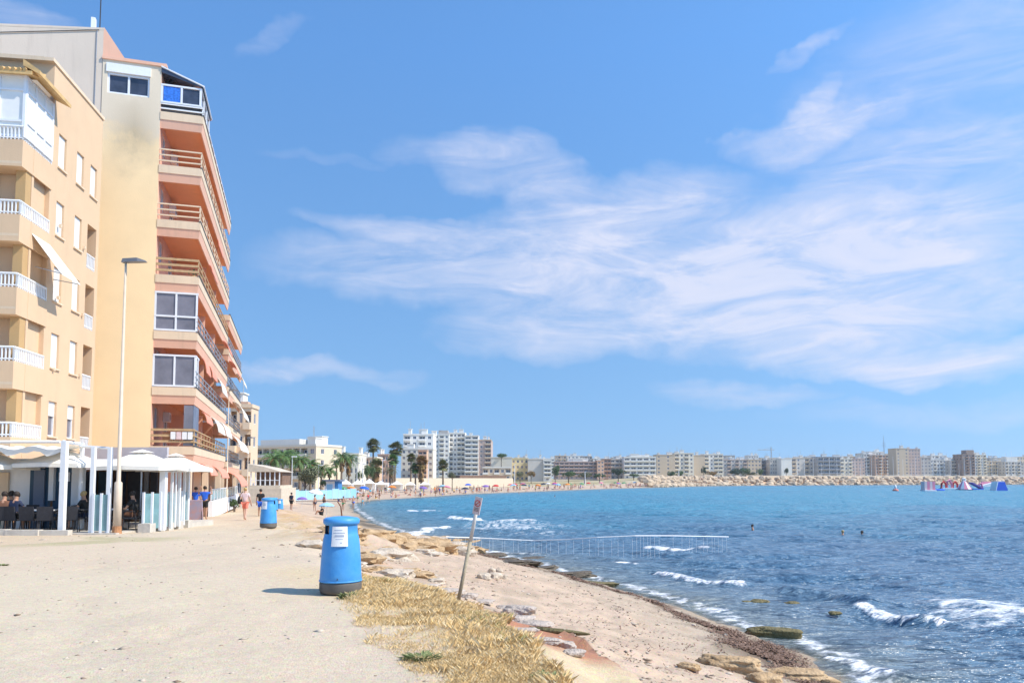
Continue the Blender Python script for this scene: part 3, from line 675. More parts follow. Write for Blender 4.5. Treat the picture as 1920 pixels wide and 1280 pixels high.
# laundry on the lowest rail
for k, cc in enumerate(('c_white', 'c_pinkwhite', 'c_white', 'c_white')): MB().box(.95 + k * .27, 1.18 + k * .27, -.06, -.02, H(3.62), H(4.0)).build('towel', K[cc], Bq)
# penthouse glass box
pz = 20.8
gq = MB(); gq.box(.08, W1 - .12, .05, .07, H(21.35), H(22.2)); w_ = gq.build('window', K['glass'], Bq)
f = MB()
for x in (.05, 1.0, 1.93): f.box(x - .05, x + .05, .0, .1, H(21.3), H(22.3))
for z in (21.3, 22.22): f.box(0, 2.0, -.01, .11, H(z), H(z) + .09)
for y in (1.2, 2.4, 3.6): f.box(1.9, 2.0, y - .05, y + .05, H(20.9), H(22.3))
f.box(1.91, 2.0, .1, 3.6, H(22.22), H(22.3)); f.box(1.91, 2.0, .1, 3.6, H(21.3), H(21.38)); f.build('frame', K['plaswhite'], w_)
MB().box(.12, .93, .02, .045, H(21.4), H(22.2)).build('blue_curtain', K['curtain'], w_)
MB().box(1.94, 1.95, .12, 3.6, H(21.4), H(22.2)).build('side_glass', K['glass'], w_)
m = MB(); m.prism([(0, H(23.15)), (2.05, H(22.42)), (2.05, H(22.32)), (0, H(22.9))], -.05, 3.8, 'y'); m.build('glass_roof', K['glass'], Bq)
m = MB(); m.tube([(0, -.06, H(23.2)), (2.08, -.06, H(22.42))], .05, 5); m.tube([(2.08, -.06, H(22.42)), (2.08, 3.8, H(22.42))], .05, 5); m.build('roof_beam', K['plaswhite'], Bq)
MB().box(.02, 2.0, .12, .2, H(20.85), H(21.25)).build('dark_infill_panel', K['dark'], Bq)
# awnings on the long front
def awning(par, y0, y1, z, w1, out_, drop, km):
    s = MB(); n = 5; vs = []
    for k in range(n + 1):
        q = k / n; x = w1 + out_ * math.sin(q * 1.3); zz = H(z) - drop * (1 - math.cos(q * 1.4))
        vs += [(x, y0, zz), (x, y1, zz), (x - .03, y1, zz - .03), (x - .03, y0, zz - .03)]
    fs = []
    for k in range(n):
        a_ = 4 * k; fs += [(a_, a_ + 1, a_ + 5, a_ + 4), (a_ + 3, a_ + 7, a_ + 6, a_ + 2), (a_, a_ + 4, a_ + 7, a_ + 3), (a_ + 1, a_ + 2, a_ + 6, a_ + 5)]
    fs += [(4 * n, 4 * n + 1, 4 * n + 2, 4 * n + 3)]
    return s.add(vs, fs).build('awning', K[km], par)
for y0, y1, z, o_, d_, km in ((6.2, 9.0, 8.35, .25, .8, 'fabric_pink'), (2.6, 4.8, 8.3, .3, 1.0, 'fabric_pink'), (10, 13.5, 8.2, .5, 1.2, 'fabric'), (7.5, 12, 5.4, .55, 1.1, 'fabric'), (3.4, 6.6, 5.35, .3, .7, 'fabric_pink'),
                              (12.5, 17, 5.5, .6, 1.2, 'fabric'), (5, 8, 14.2, .2, .5, 'fabric_pink'), (14, 17, 11.3, .5, .9, 'fabric_pink'), (9, 12, 17, .12, .5, 'fabric_pink'), (2.5, 6, 2.45, .7, .8, 'fabric_pink'), (8, 13, 2.4, .8, .9, 'fabric_pink')):
    awning(Bq, y0, y1, z, W1 - .05, o_, d_, km)
for y in (.4, 4.2, 8.1, 12, 15.8): MB().box(W1 - .5, W1 - .15, y, y + .35, 0, H(2.4)).build('pillar', K['cream_band'], Bq)
MB().box(.05, W1 - .6, .2, L1, 0, .25).build('plinth', K['concrete'], Bq)

# lower, further wing in line with it
B2 = thing('apartment_wing', 'lower apartment wing with stepped balconies and white awnings continuing the peach tower', 'building', (-18.43 - .277 * 17.7, 38 + .96 * 17.7, -1), R(16.1)); ZB = -1; L2 = 13.5
fl2 = [2.9, 5.7, 8.5, 11.3]
hl = []
for z in fl2:
    for k in range(4): y = 1.0 + k * 3.1; hl.append((y, y + 1.5, H(z + .1), H(z + 2.1), .15, False))
m = MB(); m.wall((0, 0, 0), (0, 1, 0), (1, 0, 0), 0, L2, 0, H(13.8), hl); m.quad((-12, 0, 0), (-12, 0, H(13.8)), (0, 0, H(13.8)), (0, 0, 0)); m.quad((-12, L2, 0), (-12, L2, H(13.8)), (0, L2, H(13.8)), (0, L2, 0)); m.quad((-12, 0, H(13.8)), (0, 0, H(13.8)), (0, L2, H(13.8)), (-12, L2, H(13.8)))
m.build('wall', K['cream_band'], B2)
for y0, y1, z0, z1, d, _ in hl: window(B2, (0, 0, 0), (0, 1, 0), (1, 0, 0), y0, y1, z0, z1, K['glass'], K['plaswhite'], .07, 1)
for i, z in enumerate(fl2 + [13.9]):
    balcony_band(B2, z, L2, 0, 2.15, i)
    if i < 4:
        s = MB()
        for h in (.3, .6, .9): s.cbox((2.1, L2 / 2, H(z) + h), (.05, L2, .06)); s.cbox((1.07, .03, H(z) + h), (2.1, .05, .06))
        for y in np.arange(.05, L2, 1.3): s.box(2.07, 2.13, y, y + .06, H(z), H(z) + .9)
        s.build('railing', K['metal'], B2)
for y0, y1, z, o_, d_, km in ((1, 4.5, 10.6, .7, 1.2, 'fabric_pink'), (5, 9, 7.9, 1.0, 1.6, 'fabric'), (9.3, 13, 7.9, .9, 1.4, 'fabric'), (.5, 5, 5.0, 1.1, 1.5, 'fabric'), (5.5, 12, 5.0, 1.0, 1.4, 'fabric'), (8, 12, 10.6, .7, 1.1, 'fabric'), (.5, 8, 2.1, 1.2, 1.3, 'fabric_pink')):
    awning(B2, y0, y1, z, 2.1, o_, d_, km)
for y in (.3, 4, 8, 12): MB().box(1.6, 2.0, y, y + .35, 0, H(2.1)).build('pillar', K['cream_band'], B2)
# ------------------------------------------------------------ generic further buildings
def ubox(): return MB().box(-.5, .5, -.5, .5, -.5, .5)
def uwin(gl, fr):
    m = MB(); m.cur = 0; m.box(-.42, .42, -.30, .1, -.44, .44); m.cur = 1
    m.box(-.5, -.42, -.4, .1, -.5, .5); m.box(.42, .5, -.4, .1, -.5, .5); m.box(-.42, .42, -.4, .1, .44, .5); m.box(-.42, .42, -.4, .1, -.5, -.44); m.box(-.03, .03, -.39, .1, -.44, .44)
    return m.mesh('window', [gl, fr])
UW = uwin(K['glass'], K['plaswhite']); UW2 = uwin(K['glass_grey'], K['cream_band'])
WM = {}
def wallm(name, col):
    if name not in WM: WM[name] = painted(name + '_wall', col, .15, .15)
    return WM[name]
WC = dict(cream=(.70, .58, .42), ivory=(.74, .68, .57), white=(.80, .77, .71), greyw=(.64, .59, .52), tan=(.60, .48, .35), brick=(.54, .36, .27), pinkb=(.52, .40, .35), brown=(.36, .26, .21), grey=(.47, .44, .41), slate=(.27, .29, .33), orange=(.68, .44, .30), yellow=(.74, .60, .34), peachy=(.76, .56, .38))
SL = {k: MB().box(-.5, .5, -.5, .5, -.5, .5).mesh('balcony', wallm(k, v)) for k, v in WC.items()}
def fb(label, pxl, pxc, pxr, ytop, Y, zb, floors, colr, style, cols=5, rz=0.0, bcol=None, side='w', group=None, depth=14, roof=2, name='apartment_block', cat='building', rollers=.3, pent=None):
    """block whose front runs pxl..pxc and whose receding right side shows as pxc..pxr (pxr None: hidden)"""
    zt = gz(ytop, Y); Xc = gx(pxc, Y, (zt + zb) / 2); k0 = gx(pxl, Y, (zt + zb) / 2) / Y; c_, s_ = math.cos(rz), math.sin(rz)
    W = (Xc - k0 * Y) / (c_ - k0 * s_)
    if pxr is not None:
        k2 = gx(pxr, Y, (zt + zb) / 2) / Y; den = (k2 * c_ + s_)
        D = (Xc - k2 * Y) / den if abs(den) > .02 else depth
        D = D if 3 < D < 80 else depth
    else: D = depth
    o = thing(name, label, cat, (Xc, Y, zb), rz, group)
    Hh = zt - zb; fh = Hh / floors; wl = wallm(colr, WC[colr]); rnd = random.Random(hash_(label))
    holes = []; wn = []; bl = []
    for f_ in range(floors):
        z0 = f_ * fh
        cw = W / cols
        for q in range(cols):
            st = style[q % len(style)]; xa = -W + q * cw
            if st == 'b' and f_ > 0: holes.append((xa + .08 * cw, xa + .92 * cw, z0 + .12 * fh, z0 + .84 * fh, 1.3, True)); bl.append((xa + cw / 2, z0 + .2 * fh, cw * .96))
            elif st == 'w' or (st == 'b' and f_ == 0): wn.append((xa + cw / 2, z0 + .55 * fh, min(1.5, cw * .5), .46 * fh)); 
            if wn and st == 'w' or (st == 'b' and f_ == 0): a_ = wn[-1]; holes.append((a_[0] - a_[2] / 2, a_[0] + a_[2] / 2, a_[1] - a_[3] / 2, a_[1] + a_[3] / 2, .22, False))
    m = MB(); m.wall((0, 0, 0), (1, 0, 0), (0, -1, 0), -W, 0, 0, Hh, holes)
    sh = []; sc = max(1, int(D / 4))
    if side == 'w':
        for f_ in range(floors):
            for q in range(sc):
                y = (q + .5) * D / sc; z = f_ * fh + .55 * fh; sh.append((y, z))
    hs = [(y - .6, y + .6, z - .22 * fh, z + .22 * fh, .22, False) for y, z in sh]
    m.wall((0, 0, 0), (0, 1, 0), (1, 0, 0), 0, D, 0, Hh, hs); m.wall((-W, 0, 0), (0, 1, 0), (-1, 0, 0), 0, D, 0, Hh, hs)
    m.quad((-W, D, 0), (-W, D, Hh), (0, D, Hh), (0, D, 0)); m.quad((-W, 0, Hh), (0, 0, Hh), (0, D, Hh), (-W, D, Hh))
    m.build('wall', wl, o)
    for k_, (x, z, w_, h_) in enumerate(wn[:60]): link('window', UW if rnd.random() > rollers else UW2, o, (x, .18, z), 0, (w_, .3, h_))
    if side == 'w':
        for k_, (y, z) in enumerate(sh[:18]): link('window', UW, o, (-.18, y, z), math.pi / 2, (1.2, .3, .44 * fh)); link('window', UW, o, (-W + .18, y, z), -math.pi / 2, (1.2, .3, .44 * fh))
    bc = bcol or colr
    for x, z, w_ in bl[:45]: link('window', UW, o, (x, 1.22, z + fh * .22), 0, (w_ * .78, .3, fh * .6))  # dark glazing added at the loggia backs to deepen their shade
    for x, z, w_ in bl[:60]: link('balcony', SL[bc], o, (x, -.45, z), 0, (w_, .9, fh * .30))
    p = MB(); t_ = .3
    p.box(-W - .15, .15, -.2, .12, Hh + .003, Hh + .55); p.box(-.12, .15, .12, D, Hh + .003, Hh + .55); p.box(-W - .15, -W + .12, .12, D, Hh + .003, Hh + .55); p.build('parapet', SL_mat(bc), o)
    for q in range(roof):
        w_ = rnd.uniform(.10, .3) * W; x = rnd.uniform(-W + w_, -w_ * .2) if W > 2 * w_ else -W / 2; h_ = rnd.uniform(1.6, 2.8)
        m = MB(); m.box(x - w_ / 2, x + w_ / 2, 1 + q * 2.6, 3.4 + q * 2.6, Hh + .004, Hh + h_); m.box(x - w_ / 2 - .2, x + w_ / 2 + .2, .8 + q * 2.6, 3.5 + q * 2.6, Hh + h_, Hh + h_ + .2); m.build('roof_hut', wallm('white', WC['white']), o)
        if rnd.random() < .6: MB().tube([(x, 2 + q, Hh + h_), (x, 2 + q, Hh + h_ + rnd.uniform(2, 4))], .08, 4).build('antenna', K['metal'], o)
    if pent:
        a_, b_, h_, cc = pent; MB().box(-W + a_ * W, -W + b_ * W, .8, D * .6, Hh + .005, Hh + h_).build('penthouse', wallm(cc, WC[cc]), o)
    return o
def hash_(s): return sum((i + 1) * ord(ch) for i, ch in enumerate(s))
def SL_mat(k): return WM[k]
# corner building just beyond the tower
fb('narrow cream corner building with curved light balconies right behind the peach tower', 430, 470, 483, 764, 112, -1.7, 4, 'peachy', 'bw', 3, R(4), side='w', depth=12, roof=1, pent=(.0, .75, 1.0, 'orange'))
fb('long four storey cream block with shaded loggias behind the green palms', 478, 592, 640, 836, 190, -1.5, 4, 'cream', 'bbbw', 8, R(-26), bcol='ivory', roof=2, pent=(.05, .7, 2.0, 'white'))
fb('small cream house between the long block and the first brown palms', 628, 672, None, 852, 260, -1.5, 3, 'ivory', 'w', 5)
fb('pale pink low house beneath the tallest palm', 676, 706, None, 858, 300, -1.5, 3, 'orange', 'wb', 4, bcol='ivory')
fb('dark red brick house between the palms left of the cream tower', 708, 728, None, 853, 330, -1, 4, 'brick', 'wb', 3)
fb('tall cream tower with antennas on its stepped roof', 752, 812, None, 842, 330, -1.2, 6, 'ivory', 'wwwb', 6, bcol='white', side='', roof=1)
fb('white upper block with aerials rising behind the cream tower', 756, 812, None, 815, 345, -1, 8, 'white', 'bw', 4, side='', roof=4)
fb('orange red front with stacked bays joined to the cream tower', 784, 800, None, 845, 322, -1.2, 7, 'orange', 'b', 2, bcol='brick', side='', roof=0, depth=6)
fb('white ten storey tower with dark glazed stair strip, leftmost of the tall white group', 814, 842, None, 815, 480, 0, 10, 'white', 'wb', 3, roof=2, side='', pent=(.3, .9, 3, 'grey'))
fb('white ten storey tower with striped balconies, middle of the tall white group', 842, 872, None, 812, 485, 0, 10, 'white', 'bwb', 4, roof=2, side='')
fb('white tower with long dark balconies beside the tan tower', 871, 897, None, 817, 478, 0, 10, 'white', 'bb', 2, roof=1, side='')
fb('tan tower with brown balconies, rightmost and lowest of the tall group', 896, 921, 924, 825, 480, 0, 9, 'pinkb', 'wb', 2, bcol='tan', roof=2, side='')
fb('plain pale block with a green planted roof right of the tan tower', 921, 960, None, 858, 430, 0, 4, 'ivory', 'n', 1, side='', roof=0)
fb('low brown shop front at the foot of the plain pale block', 905, 958, None, 877, 400, 0, 2, 'tan', 'bw', 5, bcol='white', side='', roof=0)
fb('yellow cream house with small windows beside the plain pale block', 959, 991, None, 860, 440, 0, 4, 'yellow', 'w', 4, roof=2)
fb('blank pale gabled block with balconies on its right edge', 990, 1020, None, 861, 430, 0, 5, 'greyw', 'n', 1, side='', roof=1)
fb('narrow white balcony stack joined to the blank gabled block', 1019, 1034, None, 863, 428, 0, 5, 'white', 'b', 1, roof=0, side='')
fb('wide brown block with pale horizontal balcony bands', 1040, 1122, None, 866, 520, 1, 5, 'pinkb', 'b', 9, bcol='pinkb', roof=3)
fb('narrow orange tan block right of the brown banded block', 1120, 1133, None, 864, 515, 1, 5, 'orange', 'w', 2, roof=1, side='')
fb('dark brown block wedged between the orange and the grey blocks', 1132, 1146, None, 861, 525, 1, 5, 'brown', 'b', 2, roof=1)
fb('grey white block with dark balconies behind the round pine', 1145, 1170, None, 861, 540, 1, 5, 'greyw', 'b', 3, roof=2)
fb('modern white block with blue tinted glass fronts', 1170, 1230, None, 857, 530, 1, 5, 'white', 'b', 5, bcol='white', roof=3)
fb('tan stone fronted block with few windows, right of the modern white block', 1231, 1266, None, 853, 560, 2, 6, 'tan', 'wn', 4, roof=2)
fb('pale cream block with striped balconies beside the tan stone block', 1265, 1301, None, 850, 565, 2, 6, 'ivory', 'bw', 4, roof=3)
fb('plain ochre gable block in the middle of the skyline', 1301, 1322, None, 854, 570, 2, 5, 'tan', 'n', 1, roof=1)
fb('white balcony block right of the ochre gable', 1321, 1356, None, 852, 575, 2, 6, 'white', 'bwb', 4, bcol='ivory', roof=3)
fb('grey green block with dark upper windows above the trees', 1356, 1401, None, 862, 600, 2, 5, 'grey', 'wb', 6, bcol='pinkb', roof=3)
fb('low tan villa block among bushes left of the dark slab', 1402, 1428, None, 862, 600, 2, 5, 'tan', 'w', 4, roof=2)
fb('small dark slate block under the thin crane', 1428, 1444, None, 863, 610, 2, 5, 'slate', 'b', 2, roof=1)
fb('pale grey block with narrow windows right of the slate block', 1444, 1466, None, 862, 600, 2, 5, 'greyw', 'w', 5, roof=1)
fb('blank bright white block with a dark tree before it', 1465, 1485, None, 860, 590, 2, 5, 'white', 'n', 1, side='', roof=0)
fb('wide grey tan block with tall shaded bays', 1485, 1534, None, 859, 610, 2, 5, 'greyw', 'bwn', 6, bcol='tan', roof=3)
fb('grey block with navy glass bands, right of the shaded bays', 1534, 1576, None, 857, 600, 2, 5, 'grey', 'b', 4, bcol='slate', roof=3)
fb('cream balcony block behind the first yacht masts', 1576, 1598, None, 860, 620, 2, 5, 'ivory', 'bw', 3, roof=2)
fb('brownish grey block with small windows among the masts', 1597, 1622, None, 860, 640, 2, 6, 'pinkb', 'w', 4, roof=3)
fb('stepped white block on the rise left of the television mast', 1620, 1642, None, 851, 690, 3, 7, 'white', 'wb', 4, roof=3)
fb('rust and cream block under the television mast', 1641, 1668, None, 853, 680, 3, 7, 'orange', 'wb', 4, bcol='ivory', roof=2)
fb('wide tan tower standing above the marina', 1681, 1704, None, 841, 640, 2, 9, 'tan', 'wn', 3, roof=1, side='')
fb('grey rose half of the wide tan tower, with window columns', 1704, 1726, None, 842, 645, 2, 9, 'pinkb', 'w', 4, roof=2, side='')
fb('low olive grey block right of the wide tan tower', 1727, 1746, None, 858, 650, 2, 6, 'grey', 'w', 3, roof=2)
fb('white terraced block in the middle of the marina', 1745, 1786, None, 862, 660, 2, 5, 'white', 'wb', 7, roof=4)
fb('grey terraced block left of the dark crowned tower', 1785, 1805, None, 864, 650, 2, 5, 'greyw', 'b', 4, roof=2)
fb('dark crowned brown tower near the right end', 1805, 1828, None, 852, 640, 2, 8, 'brown', 'wb', 4, roof=1, pent=(.4, 1.0, 4, 'brown'))
fb('pale half of the dark crowned tower, with tall window strips', 1828, 1850, None, 853, 645, 2, 8, 'ivory', 'wb', 4, roof=2, side='')
fb('low cream block between the crowned tower and the last white block', 1850, 1884, None, 865, 660, 2, 5, 'cream', 'wb', 6, roof=3)
fb('white block with penthouse at the right end of the skyline', 1885, 1914, None, 866, 650, 2, 5, 'greyw', 'bw', 5, roof=2, pent=(.15, .85, 4.5, 'white'))
fb('grey block cut by the right edge of the picture', 1913, 1945, None, 868, 655, 2, 5, 'grey', 'w', 4, roof=1)
# back row peeping over the first
rb = random.Random(3); px = 965; n = 0
names = ['first', 'second', 'third', 'fourth', 'fifth', 'sixth', 'seventh', 'eighth', 'ninth', 'tenth', 'eleventh', 'twelfth', 'thirteenth', 'fourteenth', 'fifteenth', 'sixteenth', 'seventeenth', 'eighteenth', 'nineteenth', 'twentieth', 'twenty-first', 'twenty-second', 'twenty-third', 'twenty-fourth', 'twenty-fifth', 'twenty-sixth', 'twenty-seventh', 'twenty-eighth', 'twenty-ninth', 'thirtieth', 'thirty-first', 'thirty-second', 'thirty-third', 'thirty-fourth', 'thirty-fifth', 'thirty-sixth', 'thirty-seventh', 'thirty-eighth', 'thirty-ninth', 'fortieth']
while px < 1915 and n < 38:
    w_ = rb.uniform(18, 34); cc = rb.choice(['white', 'ivory', 'greyw', 'white', 'cream', 'tan', 'grey'])
    yt = rb.uniform(853, 862) if px > 1040 else rb.uniform(857, 862)
    if 1600 < px < 1680: yt -= 6
    fb(f'{names[n]} from the left of the plain pale roofs peeping over the shore buildings', px, px + w_, None, yt, rb.uniform(730, 800), 3, 6, cc, rb.choice(['w', 'wb', 'bw']), 4, side='', group='back row of roofs behind the shore buildings', roof=2)
    px += w_ + rb.uniform(-3, 4); n += 1

# television mast, crane
def at(px, Y, zb=0): return (gx(px, Y, zb + 5), Y, zb)
x, y, z = at(1659, 700); T = thing('television_mast', 'thin lattice television mast with cross arms above the white skyline', 'mast', (x, y, 20))
m = MB(); zt = gz(817, 700) - 20; m.tube([(0, 0, 0), (0, 0, zt * .6), (0, 0, zt)], [.5, .3, .12], 5); m.build('mast', K['metal'], T)
m = MB()
for h in (.55, .62, .7): m.cbox((0, 0, zt * h), (5 * (1.3 - h), .3, .3))
m.build('cross_arm', K['metal'], T)
x, y, z = at(1447, 760); T = thing('tower_crane', 'thin tower crane with its jib pointing left over the skyline', 'crane', (x, y, 15))
zt = gz(838, 760) - 15; MB().tube([(0, 0, 0), (0, 0, zt)], .55, 4).build('tower', K['slate_'] if 'slate_' in K else K['metal'], T); MB().tube([(-14, 0, zt - 2.6), (3, 0, zt - 2.6)], .3, 4).build('jib', K['metal'], T); MB().tube([(0, 0, zt), (-8, 0, zt - 2.6)], .12, 4).build('stay', K['metal'], T)

# yachts behind the breakwater: hull, mast, boom
hull = MB(); hull.add([(-4.5, -1.1, 1.2), (3, -1.4, 1.3), (5.6, 0, 1.6), (3, 1.4, 1.3), (-4.5, 1.1, 1.2), (-4, -.6, 0), (2.5, -.7, 0), (4.4, 0, 0), (2.5, .7, 0), (-4, .6, 0)],
    [(0, 1, 2, 3, 4), (5, 9, 8, 7, 6), (0, 5, 6, 1), (1, 6, 7, 2), (2, 7, 8, 3), (3, 8, 9, 4), (4, 9, 5, 0)])
HM = hull.mesh('hull', K['white']); CM = MB().prism([(-2, 1.3), (1.5, 1.3), (.8, 1.9), (-1.8, 1.9)], -.7, .7, 'y').mesh('cabin', K['white'])
MM = MB().tube([(0, 0, 0), (0, 0, 1)], [.13, .10], 6).mesh('mast', K['plaswhite']); BM = MB().tube([(0, 0, 2.4), (-3.8, 0, 2.5)], .1, 5).mesh('boom', K['fabric'])
rb = random.Random(11); n = 0; px = 1470
while px < 1918:
    Yb = rb.uniform(556, 600); hh = rb.uniform(11, 19) * (1.0 if px < 1800 else 1.2)
    y_ = thing('sailing_yacht', f'moored yacht showing its bare mast above the breakwater, {names[n]} mast from the left', 'yacht', (gx(px, Yb, 6), Yb, 2.0), rb.uniform(-.3, .3) + math.pi / 2 * rb.choice([0, 2]), 'yachts moored behind the breakwater')
    link('hull', HM, y_); link('cabin', CM, y_); link('mast', MM, y_, scale=(1, 1, hh)); link('boom', BM, y_)
    px += rb.uniform(8, 17); n += 1
    if n >= len(names): break
# ------------------------------------------------------------ people
FING = [(-.022, .0, .085), (-.008, .0, .10), (.007, .0, .095), (.021, .0, .075)]
def hand(J, E, side, wrist, d, palm_n=(0, 1, 0), nm='h'):
    """palm + four unequal bent fingers + thumb leaving the side of the palm; d = pointing direction"""
    w_ = Vector(wrist); d = Vector(d).normalized(); s = Vector(palm_n).cross(d).normalized(); nn = s.cross(d) * -1
    p = w_ + d * .075; J[nm + 'p'] = (p, .026); E.append((nm + 'w', nm + 'p'))
    for i, (a, _, l) in enumerate(FING):
        k1 = p + s * a * 1.2 + d * .035; k2 = k1 + d * l * .5 + nn * .012; k3 = k2 + d * l * .4 + nn * .03
        J[f'{nm}f{i}a'] = (k1, .0095); J[f'{nm}f{i}b'] = (k2, .0085); J[f'{nm}f{i}c'] = (k3, .007)
        E += [(nm + 'p', f'{nm}f{i}a'), (f'{nm}f{i}a', f'{nm}f{i}b'), (f'{nm}f{i}b', f'{nm}f{i}c')]
    t0 = w_ + d * .045 + s * side * .03; t1 = t0 + d * .04 + s * side * .028 + nn * .01
    J[nm + 't0'] = (t0, .011); J[nm + 't1'] = (t1, .009); E += [(nm + 'w', nm + 't0'), (nm + 't0', nm + 't1')]
def pose(kind, fingers=True, wide=1.0):
    J = {}; E = []
    def j(n, p, r): J[n] = (Vector(p), r)
    if kind in ('stand', 'walk', 'armsup'):
        j('pel', (0, 0, .95), .125); j('sp', (0, .0, 1.13), .115); j('ch', (0, -.01, 1.33), .135); j('nk', (0, -.01, 1.49), .052); j('hb', (0, .015, 1.57), .072); j('hm', (0, .02, 1.645), .094); j('ht', (0, .01, 1.72), .066); j('no', (0, .118, 1.63), .012)
        st = .2 if kind == 'walk' else .03
        for s, g in ((-1, 1), (1, -1)):
            n = 'L' if s < 0 else 'R'; f = st * g
            j(n + 'hi', (s * .085, f * .1, .9), .088); j(n + 'kn', (s * .10, f * .75 + .03, .50), .056); j(n + 'an', (s * .10, f * 1.3 - .03, .09 + (.05 if f < -.1 else 0)), .036); j(n + 'to', (s * .115, f * 1.3 + .12, .035), .033)
            j(n + 'sh', (s * .175, -.01, 1.41), .052)
            if kind == 'armsup': j(n + 'el', (s * .36, .06, 1.33), .04); j(n + 'hw', (s * .30, .10, 1.56), .028); hd = (-.3 * s, -.2, 1)
            else: j(n + 'el', (s * .235, -.03 - f * .35, 1.14), .04); j(n + 'hw', (s * .25, .06 - f * .9, .91), .027); hd = (0, .15 - f, -1)
            if fingers: hand(J, E, -s, J[n + 'hw'][0], hd, (0, 1, 0) if kind == 'armsup' else (s, 0, 0), n + 'h') if False else None
            hands_ = (n, s, hd); E += [('ch', n + 'sh'), (n + 'sh', n + 'el'), (n + 'el', n + 'hw'), ('pel', n + 'hi'), (n + 'hi', n + 'kn'), (n + 'kn', n + 'an'), (n + 'an', n + 'to')]
            if fingers: hand(J, E, s, J[n + 'hw'][0], hd, (0, 1, 0), n + 'h')
            else: j(n + 'hp', J[n + 'hw'][0] + Vector(hd).normalized() * .12, .025); E.append((n + 'hw', n + 'hp'))
    else:
        if kind == 'sit': P, S, C, NK = (0, 0, .56), (0, -.02, .74), (0, -.03, .94), (0, .0, 1.10); kn, an = (.12, .44, .54), (.12, .44, .09); el, wr = (.26, .10, .76), (.14, .38, .78)
        elif kind == 'beachsit': P, S, C, NK = (0, 0, .13), (0, -.06, .30), (0, -.08, .50), (0, -.04, .66); kn, an = (.13, .36, .46), (.12, .58, .08); el, wr = (.25, .05, .36), (.17, .34, .42)
        else: P, S, C, NK = (0, 0, .13), (0, .18, .13), (0, .38, .14), (0, .55, .14); kn, an = (.11, -.42, .16), (.11, -.82, .07); el, wr = (.28, .22, .07), (.26, -.02, .07)
        up = (Vector(NK) - Vector(C)).normalized(); fw = Vector((0, 1, 0)) if kind != 'lie' else Vector((0, 0, 1))
        j('pel', P, .13); j('sp', S, .12); j('ch', C, .135); j('nk', NK, .052); j('hb', Vector(NK) + up * .08, .072); j('hm', Vector(NK) + up * .155 + fw * .02, .094); j('ht', Vector(NK) + up * .23, .066); j('no', Vector(NK) + up * .14 + fw * .11, .012)
        for s in (-1, 1):
            n = 'L' if s < 0 else 'R'
            j(n + 'hi', Vector(P) + Vector((s * .09, .03 if kind != 'lie' else -.05, 0)), .088); j(n + 'kn', (s * kn[0], kn[1], kn[2]), .056); j(n + 'an', (s * an[0], an[1], an[2]), .036)
            j(n + 'to', Vector((s * an[0], an[1], an[2])) + (Vector((0, .14, -.03)) if kind != 'lie' else Vector((0, -.08, .1))), .032)
            j(n + 'sh', Vector(C) + Vector((s * .175, 0, 0)) + up * .07, .052); j(n + 'el', (s * el[0], el[1], el[2]), .04); j(n + 'hw', (s * wr[0], wr[1], wr[2]), .027)
            E += [('ch', n + 'sh'), (n + 'sh', n + 'el'), (n + 'el', n + 'hw'), ('pel', n + 'hi'), (n + 'hi', n + 'kn'), (n + 'kn', n + 'an'), (n + 'an', n + 'to')]
            if fingers: hand(J, E, s, J[n + 'hw'][0], (0, 1, -.25), (0, 0, 1), n + 'h')
    E += [('pel', 'sp'), ('sp', 'ch'), ('ch', 'nk'), ('nk', 'hb'), ('hb', 'hm'), ('hm', 'ht'), ('hm', 'no')]
    return J, E
def skin_mesh(name, J, E, root, m, sub=1, k=1.0):
    ns = [n for n in J if any(n in e for e in E)]; ix = {n: i for i, n in enumerate(ns)}
    me = bpy.data.meshes.new(name + '_skeleton'); me.from_pydata([tuple(J[n][0]) for n in ns], [(ix[a], ix[b]) for a, b in E], [])
    o = bpy.data.objects.new('tmp', me); COL.objects.link(o); o.modifiers.new('s', 'SKIN')
    for i, n in enumerate(ns):
        v = me.skin_vertices[0].data[i]; r = J[n][1] * k; v.radius = (r, r); v.use_root = (n == root)
    u = o.modifiers.new('u', 'SUBSURF'); u.levels = u.render_levels = sub
    dg = bpy.context.evaluated_depsgraph_get(); r = bpy.data.meshes.new_from_object(o.evaluated_get(dg), depsgraph=dg)
    r.name = name; bpy.data.objects.remove(o); bpy.data.meshes.remove(me)
    r.materials.clear(); r.materials.append(m)
    for p in r.polygons: p.use_smooth = True
    return r
_pm = {}
